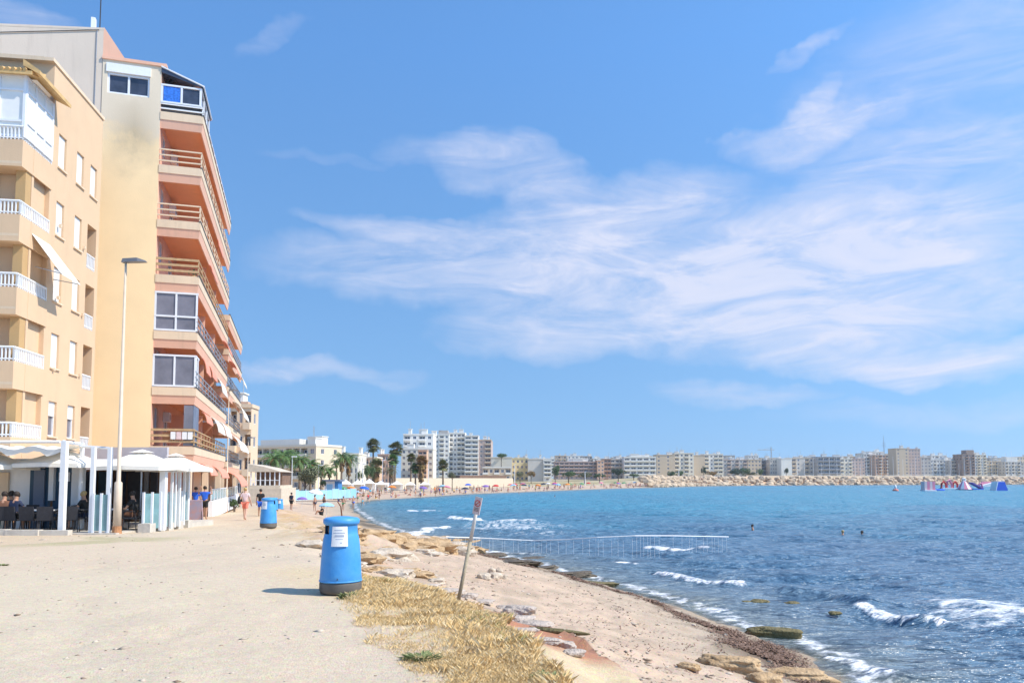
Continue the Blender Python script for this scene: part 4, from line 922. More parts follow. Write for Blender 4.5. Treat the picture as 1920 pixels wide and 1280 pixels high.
def person_meshes(kind, fingers):
    if (kind, fingers) in _pm: return _pm[(kind, fingers)]
    J, E = pose(kind, fingers); sub = 2 if fingers else 1
    b = skin_mesh('person', J, E, 'pel', K['skin'], sub)
    tors = ['pel', 'sp', 'ch', 'Lsh', 'Rsh']; JT = {n: (J[n][0].copy(), J[n][1] + .022) for n in tors}
    JT['cn'] = (J['ch'][0].lerp(J['nk'][0], .62), .085)
    for n in 'LR': JT[n + 'sl'] = (J[n + 'sh'][0].lerp(J[n + 'el'][0], .62), .062)
    sh = skin_mesh('shirt', JT, [('pel', 'sp'), ('sp', 'ch'), ('ch', 'cn'), ('ch', 'Lsh'), ('ch', 'Rsh'), ('Lsh', 'Lsl'), ('Rsh', 'Rsl')], 'pel', K['c_royal'], sub)
    JS = {'pel': (J['pel'][0], .15), 'Lhi': (J['Lhi'][0], .112), 'Rhi': (J['Rhi'][0], .112)}
    for n in 'LR': JS[n + 'th'] = (J[n + 'hi'][0].lerp(J[n + 'kn'][0], .75), .088)
    so_ = skin_mesh('shorts', JS, [('pel', 'Lhi'), ('pel', 'Rhi'), ('Lhi', 'Lth'), ('Rhi', 'Rth')], 'pel', K['c_black'], sub)
    JW = {'pel': (J['pel'][0], .142), 'Lhi': (J['Lhi'][0], .104), 'Rhi': (J['Rhi'][0], .104)}
    for n in 'LR': JW[n + 'th'] = (J[n + 'hi'][0].lerp(J[n + 'kn'][0], .2), .095)
    sw = skin_mesh('swimwear', JW, [('pel', 'Lhi'), ('pel', 'Rhi'), ('Lhi', 'Lth'), ('Rhi', 'Rth')], 'pel', K['c_red'], 1)
    hm, ht, nk = J['hm'][0], J['ht'][0], J['nk'][0]; back = (J['hm'][0] - J['no'][0]).normalized()
    m = MB(); c_ = hm + back * .018 + (ht - hm).normalized() * .02
    vs = []; n1, n2 = 7, 12; upv = (ht - hm).normalized(); side = upv.cross(back).normalized()
    for i in range(n1 + 1):
        th = math.pi * i / n1
        for k in range(n2):
            a = 2 * math.pi * k / n2; d = upv * math.cos(th) * .108 + (back * math.cos(a) * .112 + side * math.sin(a) * .1) * math.sin(th); vs.append(c_ + d)
    m.add(vs, [(i * n2 + k, i * n2 + (k + 1) % n2, (i + 1) * n2 + (k + 1) % n2, (i + 1) * n2 + k) for i in range(n1) for k in range(n2)])
    hr = m.mesh('hair', K['hair'], True)
    _pm[(kind, fingers)] = (b, sh, so_, sw, hr); return _pm[(kind, fingers)]
def setmat(o, m): o.material_slots[0].link = 'OBJECT'; o.material_slots[0].material = m
def person(label, kind, loc, rz, shirt=None, shorts=None, swim=None, hair='hair', skin='skin', near=True, group=None, s=1.0):
    b, sh, so_, sw, hr = person_meshes(kind, near)
    o = link('person', b, None, loc, rz, (s, s, s)); setmat(o, K[skin]); tag(o, label, 'person', group)
    if shirt: setmat(link('shirt', sh, o), K[shirt])
    if shorts: setmat(link('shorts', so_, o), K[shorts])
    if swim: setmat(link('swimwear', sw, o), K[swim])
    if hair: setmat(link('hair', hr, o), K[hair])
    return o
def P3(px, Y, dz=0.0):
    z = 0
    for _ in range(3): x = gx(px, Y, z); z = gzz(x, Y)
    return (x, Y, z + dz)
def gpt(px, py):
    """point of the terrain seen at a pixel of the photograph"""
    lo, hi = 3.0, 700.0; a = lo
    def above(Yq): 
        z = gz(py, Yq); return z - gzz(gx(px, Yq, z), Yq)
    while a < hi and above(a) > 0: a *= 1.01
    z = gz(py, a); return gx(px, a, z), a, gzz(gx(px, a, z), a)

person('man in a royal blue shirt and black shorts walking away past the cafe, arms raised', 'armsup', P3(383, 39.5), .05, 'c_royal', 'c_black')
person('person in a blue shirt half hidden behind the faded menu board', 'stand', P3(366, 42), .3, 'c_royal', 'c_navy')
wq = person('woman in a pale pink top and coral shorts walking along the path', 'walk', P3(459, 38.5), .05, 'c_pinkwhite', 'c_coral', hair='blond', skin='skin2', s=.95)
m = MB(); m.lathe([(.02, 0), (.13, .03), (.15, .2), (.10, .38), (.02, .42)], 14, (-.27, -.03, .82), .75, 1.15); m.tube([(-.27, -.03, 1.2), (-.18, -.05, 1.38), (-.1, -.10, 1.46)], .02, 6)
x, y, z = P3(459, 38.5); bg_ = m.build('shoulder_bag', K['c_black'], None, True); bg_.location = (x, y, z); tag(bg_, 'black shoulder bag hanging at the side of the woman in coral shorts', 'bag')
person('man in a black shirt and blue shorts walking away behind the second blue bin', 'stand', P3(488, 47), .1, 'c_black', 'c_royal')
person('person in dark clothes far down the path, right of the farthest blue bin', 'stand', P3(546, 75), -.4, 'c_navy', 'c_black')

# ------------------------------------------------------------ blue bins
K['bin'] = mat('blue_bin_plastic', (.045, .28, .66), .45, .0, 3.5, spec=.4, bump=.08, col2=(.10, .36, .70))
K['binbase'] = mat('grey_rubber_base', (.13, .115, .10), .8, .25, 5)
K['label'] = mat('sun_bleached_label', (.80, .80, .80), .6, .08, 14)
K['ink'] = mat('faded_ink', (.42, .46, .56), .7, .1, 20)
def arcpatch(mb, r0, z0, r1, z1, a0, a1, off, n=8):
    vs = []
    for i in range(n + 1):
        a = a0 + (a1 - a0) * i / n
        for r_, z_ in ((r0, z0), (r1, z1)): vs.append(((r_ + off) * math.cos(a), (r_ + off) * math.sin(a), z_))
    mb.add(vs, [(2 * i, 2 * i + 2, 2 * i + 3, 2 * i + 1) for i in range(n)])
def make_bin(label, loc, rz=0):
    o = thing('litter_bin', label, 'litter bin', loc, rz, 'blue litter bins along the path')
    m = MB(); m.lathe([(.235, 0), (.29, .02), (.305, .06), (.305, .15), (.300, .175)], 40); m.build('base', K['binbase'], o, True)
    # shell with the opening cut out: tapered body, straight hood wall
    prof = [(.300, .176), (.305, .19), (.297, .30), (.286, .50), (.270, .70), (.258, .80), (.240, .865), (.238, .87), (.236, .995), (.24, 1.0), (.258, 1.012), (.264, 1.04), (.262, 1.08), (.235, 1.10), (.12, 1.118), (.01, 1.122)]
    n = 48; m = MB(); vs = [(r * math.cos(2 * math.pi * k / n), r * math.sin(2 * math.pi * k / n), z) for r, z in prof for k in range(n)]; fs = []
    for i in range(len(prof) - 1):
        for k in range(n):
            a = 360 * (k + .5) / n
            if i == 7 and (min(abs(a - 205), 360 - abs(a - 205)) < 27 or min(abs(a - 25), 360 - abs(a - 25)) < 27): continue
            fs.append((i * n + k, i * n + (k + 1) % n, (i + 1) * n + (k + 1) % n, (i + 1) * n + k))
    m.add(vs, fs); m.build('shell', K['bin'], o, True)
    m = MB(); m.lathe([(.05, .80), (.19, .805), (.195, 1.0), (.05, 1.005)], 24); m.build('inner_liner', K['dark'], o, True)
    m = MB(); a0, a1 = R(-110), R(-62)
    arcpatch(m, .262, .70, .222, .99, a0, a1, .0) if False else None
    arcpatch(m, .270, .70, .238, .985, a0, a1, .022); lb = m.build('label_plate', K['label'], o)
    m = MB()
    for z0_, z1_, b0, b1 in ((.925, .94, -103, -78), (.885, .90, -106, -70), (.835, .865, -101, -73), (.80, .81, -98, -76), (.745, .76, -84, -79)): rq = .238 + (.985 - z0_) * .1123; arcpatch(m, rq, z0_, rq - .001, z1_, R(b0), R(b1), .0235, 4)
    m.build('label_print', K['ink'], lb)
    MB().tube([(.0, -.301, .235), (.0, -.315, .235)], .009, 8).build('rivet', K['dark'], o)
    MB().lathe([(.302, .178), (.311, .182), (.311, .198), (.302, .203)], 40).build('seam_ring', K['bin'], o, True)
    return o
x, y, z = gpt(631, 1117); b0 = make_bin('large blue litter bin with a white notice, nearest on the edge of the path', (x, y + .24, z), R(4)); b0.scale = (.97, .97, .97)
def bin_copy(px, Y, label, rz, dz=0):
    c_ = copy_tree(b0); c_.location = P3(px, Y, dz); c_.rotation_euler = (0, 0, rz); c_['label'] = label
bin_copy(503, 27.2, 'second blue litter bin beside the ochre rocks, smaller in view, its notice turned left', R(-22)); bin_copy(514, 58, 'third blue litter bin, its lid just showing behind the second', 0); bin_copy(525, 68, 'farthest blue litter bin, standing lower than the path', 0)

# ------------------------------------------------------------ leaning sign post
gx0, gy0, gz0 = gpt(855, 1130); top = Vector((gx(899, gy0, 1.3), gy0 - .1, gz(932, gy0)))
Sg = thing('sign_post', 'leaning weathered metal post with a small warning sign edge on at the top', 'sign post', (gx0, gy0, gz0 - .15))
d = top - Vector((gx0, gy0, gz0 - .15)); K['post'] = mat('weathered_post_metal', (.40, .33, .22), .6, .25, 4, .2); K['postw'] = mat('worn_white_post_paint', (.66, .64, .60), .5, .12, 8)
MB().tube([(0, 0, 0), d * .62], .027, 10).build('post', K['post'], Sg, True); MB().tube([d * .621, d], .026, 10).build('upper_post', K['postw'], Sg, True)
pl = MB(); c_ = d * .93; ax = d.normalized(); ay = Vector((.42, .9, 0)).normalized(); az_ = ax.cross(ay).normalized(); sx = Vector((1, -.55, 0)).normalized()
def slab(mb, c, u, v, hu, hv, th, off=0):
    n_ = u.cross(v).normalized(); c = c + n_ * off
    vs = [c + u * a * hu + v * b * hv + n_ * t * th / 2 for t in (-1, 1) for b in (-1, 1) for a in (-1, 1)]
    mb.add(vs, [(0, 2, 3, 1), (4, 5, 7, 6), (0, 1, 5, 4), (1, 3, 7, 5), (3, 2, 6, 7), (2, 0, 4, 6)])
su = (sx - ax * sx.dot(ax)).normalized(); slab(pl, c_ + Vector((0, -.045, 0)), su, ax, .058, .125, .012); pp = pl.build('sign_plate', mat('faded_sign_plate', (.70, .55, .50), .5, .1, 20), Sg)
m = MB(); n_ = su.cross(ax).normalized(); n_ = n_ if n_.y < 0 else -n_
cc = c_ + Vector((0, -.045, 0)) + n_ * .009 + ax * .035; ring = [cc + (su * math.cos(t) + ax * math.sin(t)) * .043 for t in np.linspace(0, 2 * math.pi, 20)]; m.tube(ring, .006, 5); m.tube([cc - su * .03 - ax * .03, cc + su * .03 + ax * .03], .006, 5)
m.build('prohibition_symbol', mat('sign_red', (.55, .04, .03), .5), pp); m = MB()
for k in (-.05, -.07, -.09): m.tube([cc + ax * (k - .02) - su * .04, cc + ax * (k - .02) + su * .04], .004, 4)
m.build('sign_lettering', K['c_brown'], pp)
# bent rusty stake on the rocks
x, y, z = P3(640, 47); St = MB().tube([(0, 0, -.2), (.02, 0, .7), (-.05, 0, 1.25), (-.28, 0, 1.6)], [.05, .05, .045, .035], 7).build('stake', K['c_brown'], None); St.location = (x, y, z); tag(St, 'bent rusty stake leaning on the rocks beyond the nearest bin', 'stake')

# ------------------------------------------------------------ street lamps
K['lampole'] = mat('cream_lamp_post', (.62, .50, .38), .55, .10, 3); K['rust'] = mat('rusty_post_foot', (.42, .20, .09), .9, .3, 8); K['lamph'] = mat('grey_lamp_head', (.16, .16, .17), .4, .1)
def lamp(label, px, Y, hgt, k=1.0, thick=.085, rz=0):
    o = thing('street_lamp', label, 'street lamp', P3(px, Y), rz)
    MB().tube([(0, 0, .25), (0, 0, 1.7), (0, 0, 1.75), (0, 0, hgt)], [thick * 1.5, thick * 1.45, thick * .8, thick * .42], 12).build('pole', K['lampole'], o, True)
    MB().tube([(0, 0, -.1), (0, 0, .25)], [thick * 1.9, thick * 1.6], 12).build('foot', K['rust'], o)
    h = MB(); h.tube([(-.03, 0, hgt), (.25 * k, 0, hgt + .07), (.35 * k, 0, hgt + .06)], .045, 8)
    h.add([(-.12 * k, -.09, hgt - .02), (.45 * k, -.13, hgt + .0), (.72 * k, -.07, hgt), (.72 * k, .07, hgt), (.45 * k, .13, hgt), (-.12 * k, .09, hgt - .02),
           (-.10 * k, -.05, hgt + .12), (.4 * k, -.08, hgt + .14), (.68 * k, -.03, hgt + .05), (.68 * k, .03, hgt + .05), (.4 * k, .08, hgt + .14), (-.10 * k, .05, hgt + .12)],
          [(5, 4, 3, 2, 1, 0), (6, 7, 8, 9, 10, 11)] + [(i, (i + 1) % 6, 6 + (i + 1) % 6, 6 + i) for i in range(6)])
    h.build('lamp_head', K['lamph'], o)
lamp('tall cream street lamp with a rusty foot standing before the cafe parasols', 219, 25.2, gz(487, 25.2) + .15)
lamp('slim street lamp in front of the white awnings of the tower', 424, 56, gz(728, 56) + .75, .9, .07)
lamp('plain street lamp in front of the narrow cream corner building', 463, 84, 7.5, .9, .07)
# ------------------------------------------------------------ cafe
FL = -.22
def parasol(label, px, Y, half, zrim, zpeak, group='white cafe parasols', rz=0.0, pole=True):
    x, y, z = P3(px, Y); o = thing('parasol', label, 'parasol', (x, y, z), rz, group); zr, zp = zrim - z, zpeak - z
    m = MB(); n = 8; ring = []
    def ringpts(r, zz, sag): return [(r * (1.0 if k % 2 == 0 else .80) * math.cos(k * math.pi / 4 + math.pi / 4) * 1.3, r * (1.0 if k % 2 == 0 else .80) * math.sin(k * math.pi / 4 + math.pi / 4) * 1.3, zz - (0 if k % 2 == 0 else sag)) for k in range(8)]
    r0 = ringpts(half * .16, zp - .08, 0); r1 = ringpts(half * .55, zr + (zp - zr) * .42, .0); r2 = ringpts(half, zr, -.03); r3 = ringpts(half, zr - .14, -.03)
    vs = r0 + r1 + r2 + r3; fs = [(a * 8 + k, a * 8 + (k + 1) % 8, (a + 1) * 8 + (k + 1) % 8, (a + 1) * 8 + k) for a in range(3) for k in range(8)]
    m.add(vs, fs); m.build('canopy', K['fabric'], o)
    m = MB(); v = ringpts(half * .27, zp - .06, 0) + [(0, 0, zp + .06)]; m.add(v, [(k, (k + 1) % 8, 8) for k in range(8)]); m.build('vent_cap', K['fabric'], o)
    if pole: MB().tube([(0, 0, 0), (0, 0, zp)], .03, 8).build('pole', K['metal'], o); MB().lathe([(.32, 0), (.32, .08), (.06, .1)], 16).build('base', K['dark'], o)
    m = MB()
    for k in range(0, 8): p = r2[k]; m.tube([(0, 0, zp - .15), (p[0] * .97, p[1] * .97, p[2] - .02)], .012, 4)
    m.build('ribs', K['metal'], o)
    return o
parasol('white parasol cut by the left edge of the picture', -22, 26, 1.15, gz(873, 26), gz(847, 26))
parasol('white cafe parasol over the dark tables behind the first tall post', 116, 26.5, 1.22, gz(870, 26.5), gz(842, 26.5))
parasol('wide white cafe parasol right behind the street lamp', 262, 27, 1.28, gz(875, 27), gz(845, 27))
parasol('white cafe parasol at the right end of the terrace', 326, 29.5, 1.15, gz(878, 29.5), gz(852, 29.5))
# building ground floor behind the terrace
S = thing('cafe', 'white cafe shop front with navy shutters and doors under the parasols', 'cafe', (0, 0, FL), 0)
Hc = lambda z: z - FL
def panel(nm, px0, px1, y0, y1, Y, km, th=.1, par=None):
    xa, xb = gx(px0, Y), gx(px1, Y); return MB().box(xa, xb, Y, Y + th, Hc(gz(y1, Y)), Hc(gz(y0, Y))).build(nm, K[km], par or S)
panel('wall', -60, 53, 868, 1000, 27.3, 'white', .2)
panel('door', -30, 12, 885, 1000, 27.2, 'cream_band', .09)
panel('shutter', 53, 88, 870, 1000, 27.28, 'bluepanel', .15); panel('door', 60, 80, 880, 1000, 27.2, 'bluegrey', .07)
panel('column', 88, 97, 868, 938, 27.15, 'white', .2); panel('shutter', 97, 131, 870, 1000, 27.3, 'bluepanel', .15); panel('menu_card', 107, 127, 885, 902, 27.22, 'plaswhite', .05); panel('wall', 131, 152, 868, 1000, 27.25, 'white', .2)
MB().box(gx(-60, 27.2), gx(155, 27.2), 26.95, 27.6, Hc(gz(868, 27.2)), Hc(gz(860, 27.2))).build('fascia', K['white'], S)
xa, xb = gx(150, 31.5), gx(300, 31.5)
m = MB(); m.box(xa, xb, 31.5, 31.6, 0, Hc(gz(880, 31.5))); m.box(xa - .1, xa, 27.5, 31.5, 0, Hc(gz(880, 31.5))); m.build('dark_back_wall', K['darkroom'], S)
MB().box(xa, gx(302, 29.5), 27.6, 31.5, Hc(2.2), Hc(2.32)).build('ceiling', K['cream_band'], S)
MB().box(xa, gx(302, 28), 27.45, 27.6, Hc(2.0), Hc(2.32)).build('lintel', K['white'], S)
for p0, p1, km in ((158, 178, 'glass'), (182, 200, 'bluepanel'), (214, 232, 'glass'), (238, 262, 'dark'), (268, 276, 'metal'), (280, 292, 'dark')):
    MB().box(gx(p0, 31.4), gx(p1, 31.4), 31.40, 31.48, .1, Hc(1.9)).build('door' if km != 'glass' else 'window', K[km], S)
MB().box(-26, gx(300, 28), 24.9, 33, -.25, .02).build('terrace_floor', K['concrete'], S)
m = MB(); xg0, xg1 = gx(150, 33), gx(310, 33); m.box(xg0, xg1, 33, 33.15, Hc(1.9), Hc(gz(838, 33))); m.build('grey_canvas_wall', mat('lavender_grey_canvas', (.50, .48, .52), .8, .1, 2), S)
# pergola of white posts
Pg = thing('pergola', 'white steel pergola with slack fabric roof and tall posts at the left of the terrace', 'pergola', (0, 0, FL), 0)
def post(par, px, Y, y0, wd, km='white', nm='post', zb=0.0): x = gx(px, Y, 1); return MB().box(x - wd / 2, x + wd / 2, Y - wd / 2, Y + wd / 2, zb, Hc(gz(y0, Y))).build(nm, K[km], par)
post(Pg, 118, 24.9, 826, .17); post(Pg, 151, 26.3, 830, .10); post(Pg, 173, 25.2, 838, .13, zb=0); post(Pg, 204, 25.2, 838, .13)
za = Hc(gz(828, 24.9)); xq, xr = gx(118, 24.9, 3), gx(151, 26.3, 3)
MB().tube([(xq, 24.9, za), (xr, 26.3, Hc(gz(832, 26.3)))], .06, 4).build('beam', K['white'], Pg)
MB().tube([(xr, 26.3, Hc(gz(836, 26.3))), (gx(205, 25.2, 3), 25.2, Hc(gz(840, 25.2)))], .05, 4).build('beam', K['white'], Pg)
MB().tube([(-24, 24.9, za), (xq - .09, 24.9, za)], .05, 4).build('beam', K['white'], Pg)
m = MB(); nx_ = 40; vs = []
for i in range(nx_ + 1):
    for q, (yy, zz) in enumerate(((24.95, za - .05), (25.6, za + .02), (26.4, za - .02), (27.1, za + .06))):
        x = -24 + (xq - .1 + 24) * i / nx_; vs.append((x, yy, zz - .16 + .07 * math.sin(i * 1.1 + q)))
m.add(vs, [(i * 4 + q, i * 4 + q + 1, i * 4 + q + 5, i * 4 + q + 4) for i in range(nx_) for q in range(3)]); m.build('fabric_roof', K['fabric'], Pg, True)
m = MB(); vs = []
for i in range(nx_ + 1): x = -24 + (xq - .1 + 24) * i / nx_; zz = za - .21 + .07 * math.sin(i * 1.1); vs += [(x, 24.95, zz), (x, 24.95, zz - .17 + .05 * math.sin(i * 2.1))]
m.add(vs, [(2 * i, 2 * i + 1, 2 * i + 3, 2 * i + 2) for i in range(nx_)]); m.build('valance', K['fabric'], Pg)
# glass wind screens
def screen(label, px0, px1, Y0, Y1, y_top, n, group='glass wind screens of the cafe'):
    o = thing('glass_screen', label, 'glass screen', (0, 0, FL), 0, group); xa, xb = gx(px0, Y0), gx(px1, Y1); h = Hc(gz(y_top, Y0))
    for k in range(n + 1):
        t_ = k / n; x = xa + (xb - xa) * t_; y = Y0 + (Y1 - Y0) * t_; MB().box(x - .035, x + .035, y - .035, y + .035, 0, h + .05).build('post', K['plaswhite'], o)
    for k in range(n):
        t0, t1 = (k + .08) / n, (k + .92) / n; m = MB(); a = (xa + (xb - xa) * t0, Y0 + (Y1 - Y0) * t0); b = (xa + (xb - xa) * t1, Y0 + (Y1 - Y0) * t1)
        m.add([(a[0], a[1], .08), (b[0], b[1], .08), (b[0], b[1], h), (a[0], a[1], h), (a[0], a[1] + .012, .08), (b[0], b[1] + .012, .08), (b[0], b[1] + .012, h), (a[0], a[1] + .012, h)], [(0, 1, 2, 3), (4, 7, 6, 5), (0, 4, 5, 1), (3, 2, 6, 7), (0, 3, 7, 4), (1, 5, 6, 2)])
        m.build('glass_pane', K['glass_teal'], o)
    return o
screen('low teal glass screen between the two thin pergola posts', 174, 203, 25.1, 25.1, 927, 2)
screen('low glass screen right of the street lamp', 268, 300, 26.2, 26.6, 925, 2)
screen('glass screen closing the right end of the terrace', 303, 350, 26.7, 30.5, 925, 4)
E_ = thing('pergola', 'white aluminium frame with tall posts around the right end of the terrace', 'pergola', (0, 0, FL), 0)
for px_, Y_, wd in ((306, 26.7, .2), (322, 27.6, .08), (329, 28.2, .06), (336, 28.8, .1), (345, 29.6, .08), (352, 30.5, .12)): post(E_, px_, Y_, 882, wd)
MB().tube([(gx(306, 26.7, 2), 26.7, Hc(gz(882, 26.7))), (gx(352, 30.5, 2), 30.5, Hc(gz(882, 30.5)))], .06, 4).build('top_rail', K['white'], E_)
bn = ['leftmost, beside the dark doorway', 'second from the left', 'middle one', 'second from the right', 'rightmost, by the menu board']
for k in range(5):
    px_ = 275 + k * 18; Y_ = 25.9 + k * 1.05; x, y, z = P3(px_, Y_)
    tag(MB().cbox((0, 0, .13), (.42, .42, .32)).build('concrete_block', K['concrete'], None), f'pale concrete block holding down the glass screen, {bn[k]}', 'concrete block', 'concrete blocks under the glass screen').location = (x, y, z)
# furniture
K['rattan'] = mat('black_rattan', (.022, .022, .028), .7, .3, 12, .3)
def make_chair(label, loc, rz):
    o = thing('chair', label, 'chair', loc, rz, 'dark cafe chairs on the terrace'); m = MB(); m.box(-.24, .24, -.22, .24, .40, .46); m.build('seat', K['rattan'], o)
    m = MB(); m.prism([(-.26, .42), (-.21, .42), (-.27, .88), (-.32, .88)], -.24, .24, 'x'); m.build('backrest', K['rattan'], o)
    for sx_ in (-1, 1): MB().tube([(sx_ * .25, -.26, .66), (sx_ * .26, .18, .66), (sx_ * .24, .2, .45)], .022, 6).build('armrest', K['rattan'], o)
    for sx_ in (-1, 1):
        for sy_ in (-1, 1): MB().tube([(sx_ * .22, sy_ * .2, .40), (sx_ * .24, sy_ * .23, 0)], .018, 6).build('leg', K['rattan'], o)
    return o
def make_table(label, loc, white=True):
    o = thing('cafe_table', label, 'table', loc, 0, 'cafe tables on the terrace'); MB().box(-.42, .42, -.38, .38, .71, .745).build('table_top', K['white'] if white else K['dark'], o); MB().tube([(0, 0, .05), (0, 0, .71)], .035, 8).build('leg', K['dark'], o); MB().lathe([(.24, 0), (.22, .04), (.04, .05)], 14).build('base', K['dark'], o); return o
tb = [(72, 25.6, 'white cafe table left of the tallest pergola post', 1), (18, 25.8, 'dark cafe table by the seated group at the left edge', 0), (140, 26.2, 'dark cafe table behind the tallest pergola post', 0), (226, 26.6, 'white cafe table just right of the street lamp', 1)]
for px_, Y_, lb, wh in tb: make_table(lb, (gx(px_, Y_), Y_, FL + .02), wh)
c0 = make_chair('dark cafe chair facing the white table, seen from behind', (gx(60, 25.2), 25.15, FL + .02), 0)
chs = [(88, 25.1, .3, 'dark cafe chair right of the white table, nearest the tall post'), (48, 26.3, 3.0, 'dark cafe chair on the far side of the white table'), (100, 26.4, 2.6, 'dark cafe chair before the navy shutter'), (4, 25.2, .2, 'dark cafe chair at the left edge, back to the path'),
       (28, 25.2, -.2, 'dark cafe chair beside the man in the maroon shirt'), (20, 26.5, 3.1, 'dark cafe chair under the woman in navy'), (132, 25.4, .4, 'dark cafe chair right behind the tall post'), (156, 26.3, -1.5, 'dark cafe chair under the guest with straw hair'), (194, 26.9, 1.2, 'dark cafe chair behind the teal glass screen'),
       (248, 26.4, -1.5, 'dark cafe chair under the guest in black right of the lamp'), (212, 26.5, 1.5, 'dark cafe chair partly hidden by the street lamp')]
for px_, Y_, rz_, lb in chs: c_ = copy_tree(c0); c_.location = (gx(px_, Y_), Y_, FL + .02); c_.rotation_euler = (0, 0, rz_); c_['label'] = lb
for px_, Y_, rz_, lb, sh_, so2, hr_ in ((6, 25.2, .2, 'guest in a maroon shirt sitting at the left edge with back to the path', 'c_brown', 'c_navy', 'hair'), (28, 25.2, -.2, 'guest in a dark navy top sitting beside the maroon shirt', 'c_navy', 'c_black', 'hair'), (20, 26.5, 3.1, 'woman in navy facing the path at the dark table', 'c_navy', 'c_black', 'hair'),
        (156, 26.3, 1.5, 'guest with straw blond hair in dark clothes between the pergola posts', 'c_black', 'c_navy', 'blond'), (194, 26.9, 1.2, 'white shirted guest sitting behind the teal glass screen', 'c_white', 'c_navy', 'hair'), (248, 26.4, 1.5, 'guest in black sitting right of the street lamp', 'c_black', 'c_brown', 'hair')):
    person(lb, 'sit', (gx(px_, Y_), Y_, FL + .02), rz_, sh_, so2, hair=hr_)
for c_ in (): pass
# menu board, kerb
x, y, z = P3(363, 37); Bd = thing('menu_board', 'faded pink and blue menu board standing at the cafe corner', 'sign', (x, y, z))
m = MB(); m.cbox((0, 0, .55), (.85, .05, 1.05), 0, R(8)); m.build('board', mat('faded_poster', (.62, .35, .33), .6, .1, 3, col2=(.35, .42, .62)), Bd); 
for sx_ in (-1, 1): MB().tube([(sx_ * .4, .02, 0), (sx_ * .4, -.04, 1.12)], .02, 5).build('leg', K['dark'], Bd)
for k, (px_, Y_) in enumerate(((-15, 24.4), (45, 24.4), (100, 24.5))):
    x, y, z = P3(px_, Y_); tag(MB().cbox((0, 0, .05), (1.05, .3, .26), .03 * k).build('kerb_stone', K['concrete'], None), ('pale kerb stone cut by the left edge of the picture', 'pale kerb stone in front of the seated guests', 'pale kerb stone ending at the tall pergola post')[k], 'kerb stone', 'kerb stones before the terrace').location = (x, y, z)

# ------------------------------------------------------------ rocks
K['rock'] = mat('ochre_rock', (.34, .21, .10), .95, .3, 3.5, 1.0, bscale=14, col2=(.60, .42, .24)); K['rockwet'] = mat('dark_wet_rock', (.07, .055, .04), .6, .3, 4, 1.0, bscale=16, col2=(.17, .13, .08)); K['rockpale'] = mat('pale_limestone', (.42, .33, .24), .95, .2, 4, .9, bscale=14, col2=(.66, .56, .44)); K['rockmoss'] = mat('weed_covered_rock', (.10, .09, .035), .8, .5, 5, .9, bscale=18, col2=(.22, .17, .07))
K['slab'] = mat('broken_pinkish_slab', (.36, .29, .23), .9, .12, 6, .9, bscale=20, col2=(.60, .50, .42)); K['riprap'] = mat('quarry_stone', (.40, .30, .20), .95, .25, .5, .8, bscale=1.6, col2=(.70, .54, .38)); K['clay'] = mat('red_clay_lump', (.36, .13, .06), .95, .25, 5, .6)
from mathutils import noise as mn
def rock_mesh(name, sx, sy, sz, seed, m, rough=.35, strata=0.0, sub=3):
    bm = bmesh.new(); bmesh.ops.create_icosphere(bm, subdivisions=sub, radius=1.0); off = Vector((seed * 7.13, seed * 3.7, seed * 1.9))
    for v in bm.verts:
        p = v.co.copy(); q = Vector((math.copysign(abs(p.x) ** .75, p.x), math.copysign(abs(p.y) ** .75, p.y), math.copysign(abs(p.z) ** .7, p.z)))
        n_ = mn.fractal(p * 1.3 + off, 1.0, 2.0, 4); q *= 1 + rough * n_
        if strata: q.x *= 1 + strata * math.sin(q.z * 9 + n_ * 3); q.y *= 1 + strata * math.sin(q.z * 9 + n_ * 3)
        v.co = Vector((q.x * sx, q.y * sy, q.z * sz))
    me = bpy.data.meshes.new(name); bm.to_mesh(me); bm.free(); me.materials.append(m)
    for p in me.polygons: p.use_smooth = sub >= 4
    return me
def rock(label, px, py, sx, sy, sz, seed, km, rz=0.0, name='rock', group=None, strata=0, lift=.35, sub=4, z=None, rough=.35):
    x, y, zz = gpt(px, py)
    o = link(name, rock_mesh(name, sx, sy, sz, seed, K[km], rough, strata, sub), None, (x, y, (zz if z is None else z) + sz * lift), rz); return tag(o, label, 'rock' if name != 'slab' else 'slab', group)
rock('big ochre rock with an undercut shadow on the beach, lower right', 1372, 1254, .46, .24, .14, 3, 'rock', -.35, strata=.07)
rock('rounded golden rock at the bottom edge below the big ochre rock', 1435, 1279, .22, .16, .10, 5, 'rock', .1)
rock('long ochre rock running out under the brown weed at the bottom right', 1500, 1276, .50, .28, .12, 8, 'rock', -.3, strata=.06)
rock('small pointed ochre rock left of the big one', 1292, 1254, .14, .09, .05, 9, 'rock', -.5)
x, y = sea(1446, 1187); tag(link('rock', rock_mesh('rock', .62, .24, .16, 12, K['rockmoss'], .3, .05, 4), None, (x, y, SEA + .06), -.25), 'dark mossy rock awash just off the beach', 'rock')
x, y = sea(1115, 1096); tag(link('rock', rock_mesh('rock', .85, .35, .12, 14, K['rockmoss'], .3, .05, 4), None, (x, y, SEA + .05), -.1), 'flat green weedy rock at the water edge behind the leaning sign', 'rock')
for k, (px_, py_, w_) in enumerate(((1480, 1131, .16), (1418, 1128, .2), (1393, 1128, .12), (1558, 1148, .12))):
    x, y = sea(px_, py_); tag(link('rock', rock_mesh('rock', w_ * 1.6, w_, w_ * .45, 20 + k, K['rockmoss'], .3, 0, 3), None, (x, y, SEA + .05), 0), ('dark rock tip under the swell, right of two others', 'middle one of three dark rock tips in the water', 'leftmost of three dark rock tips in the water', 'small brown rock tip nearest the white breaker')[k], 'rock')
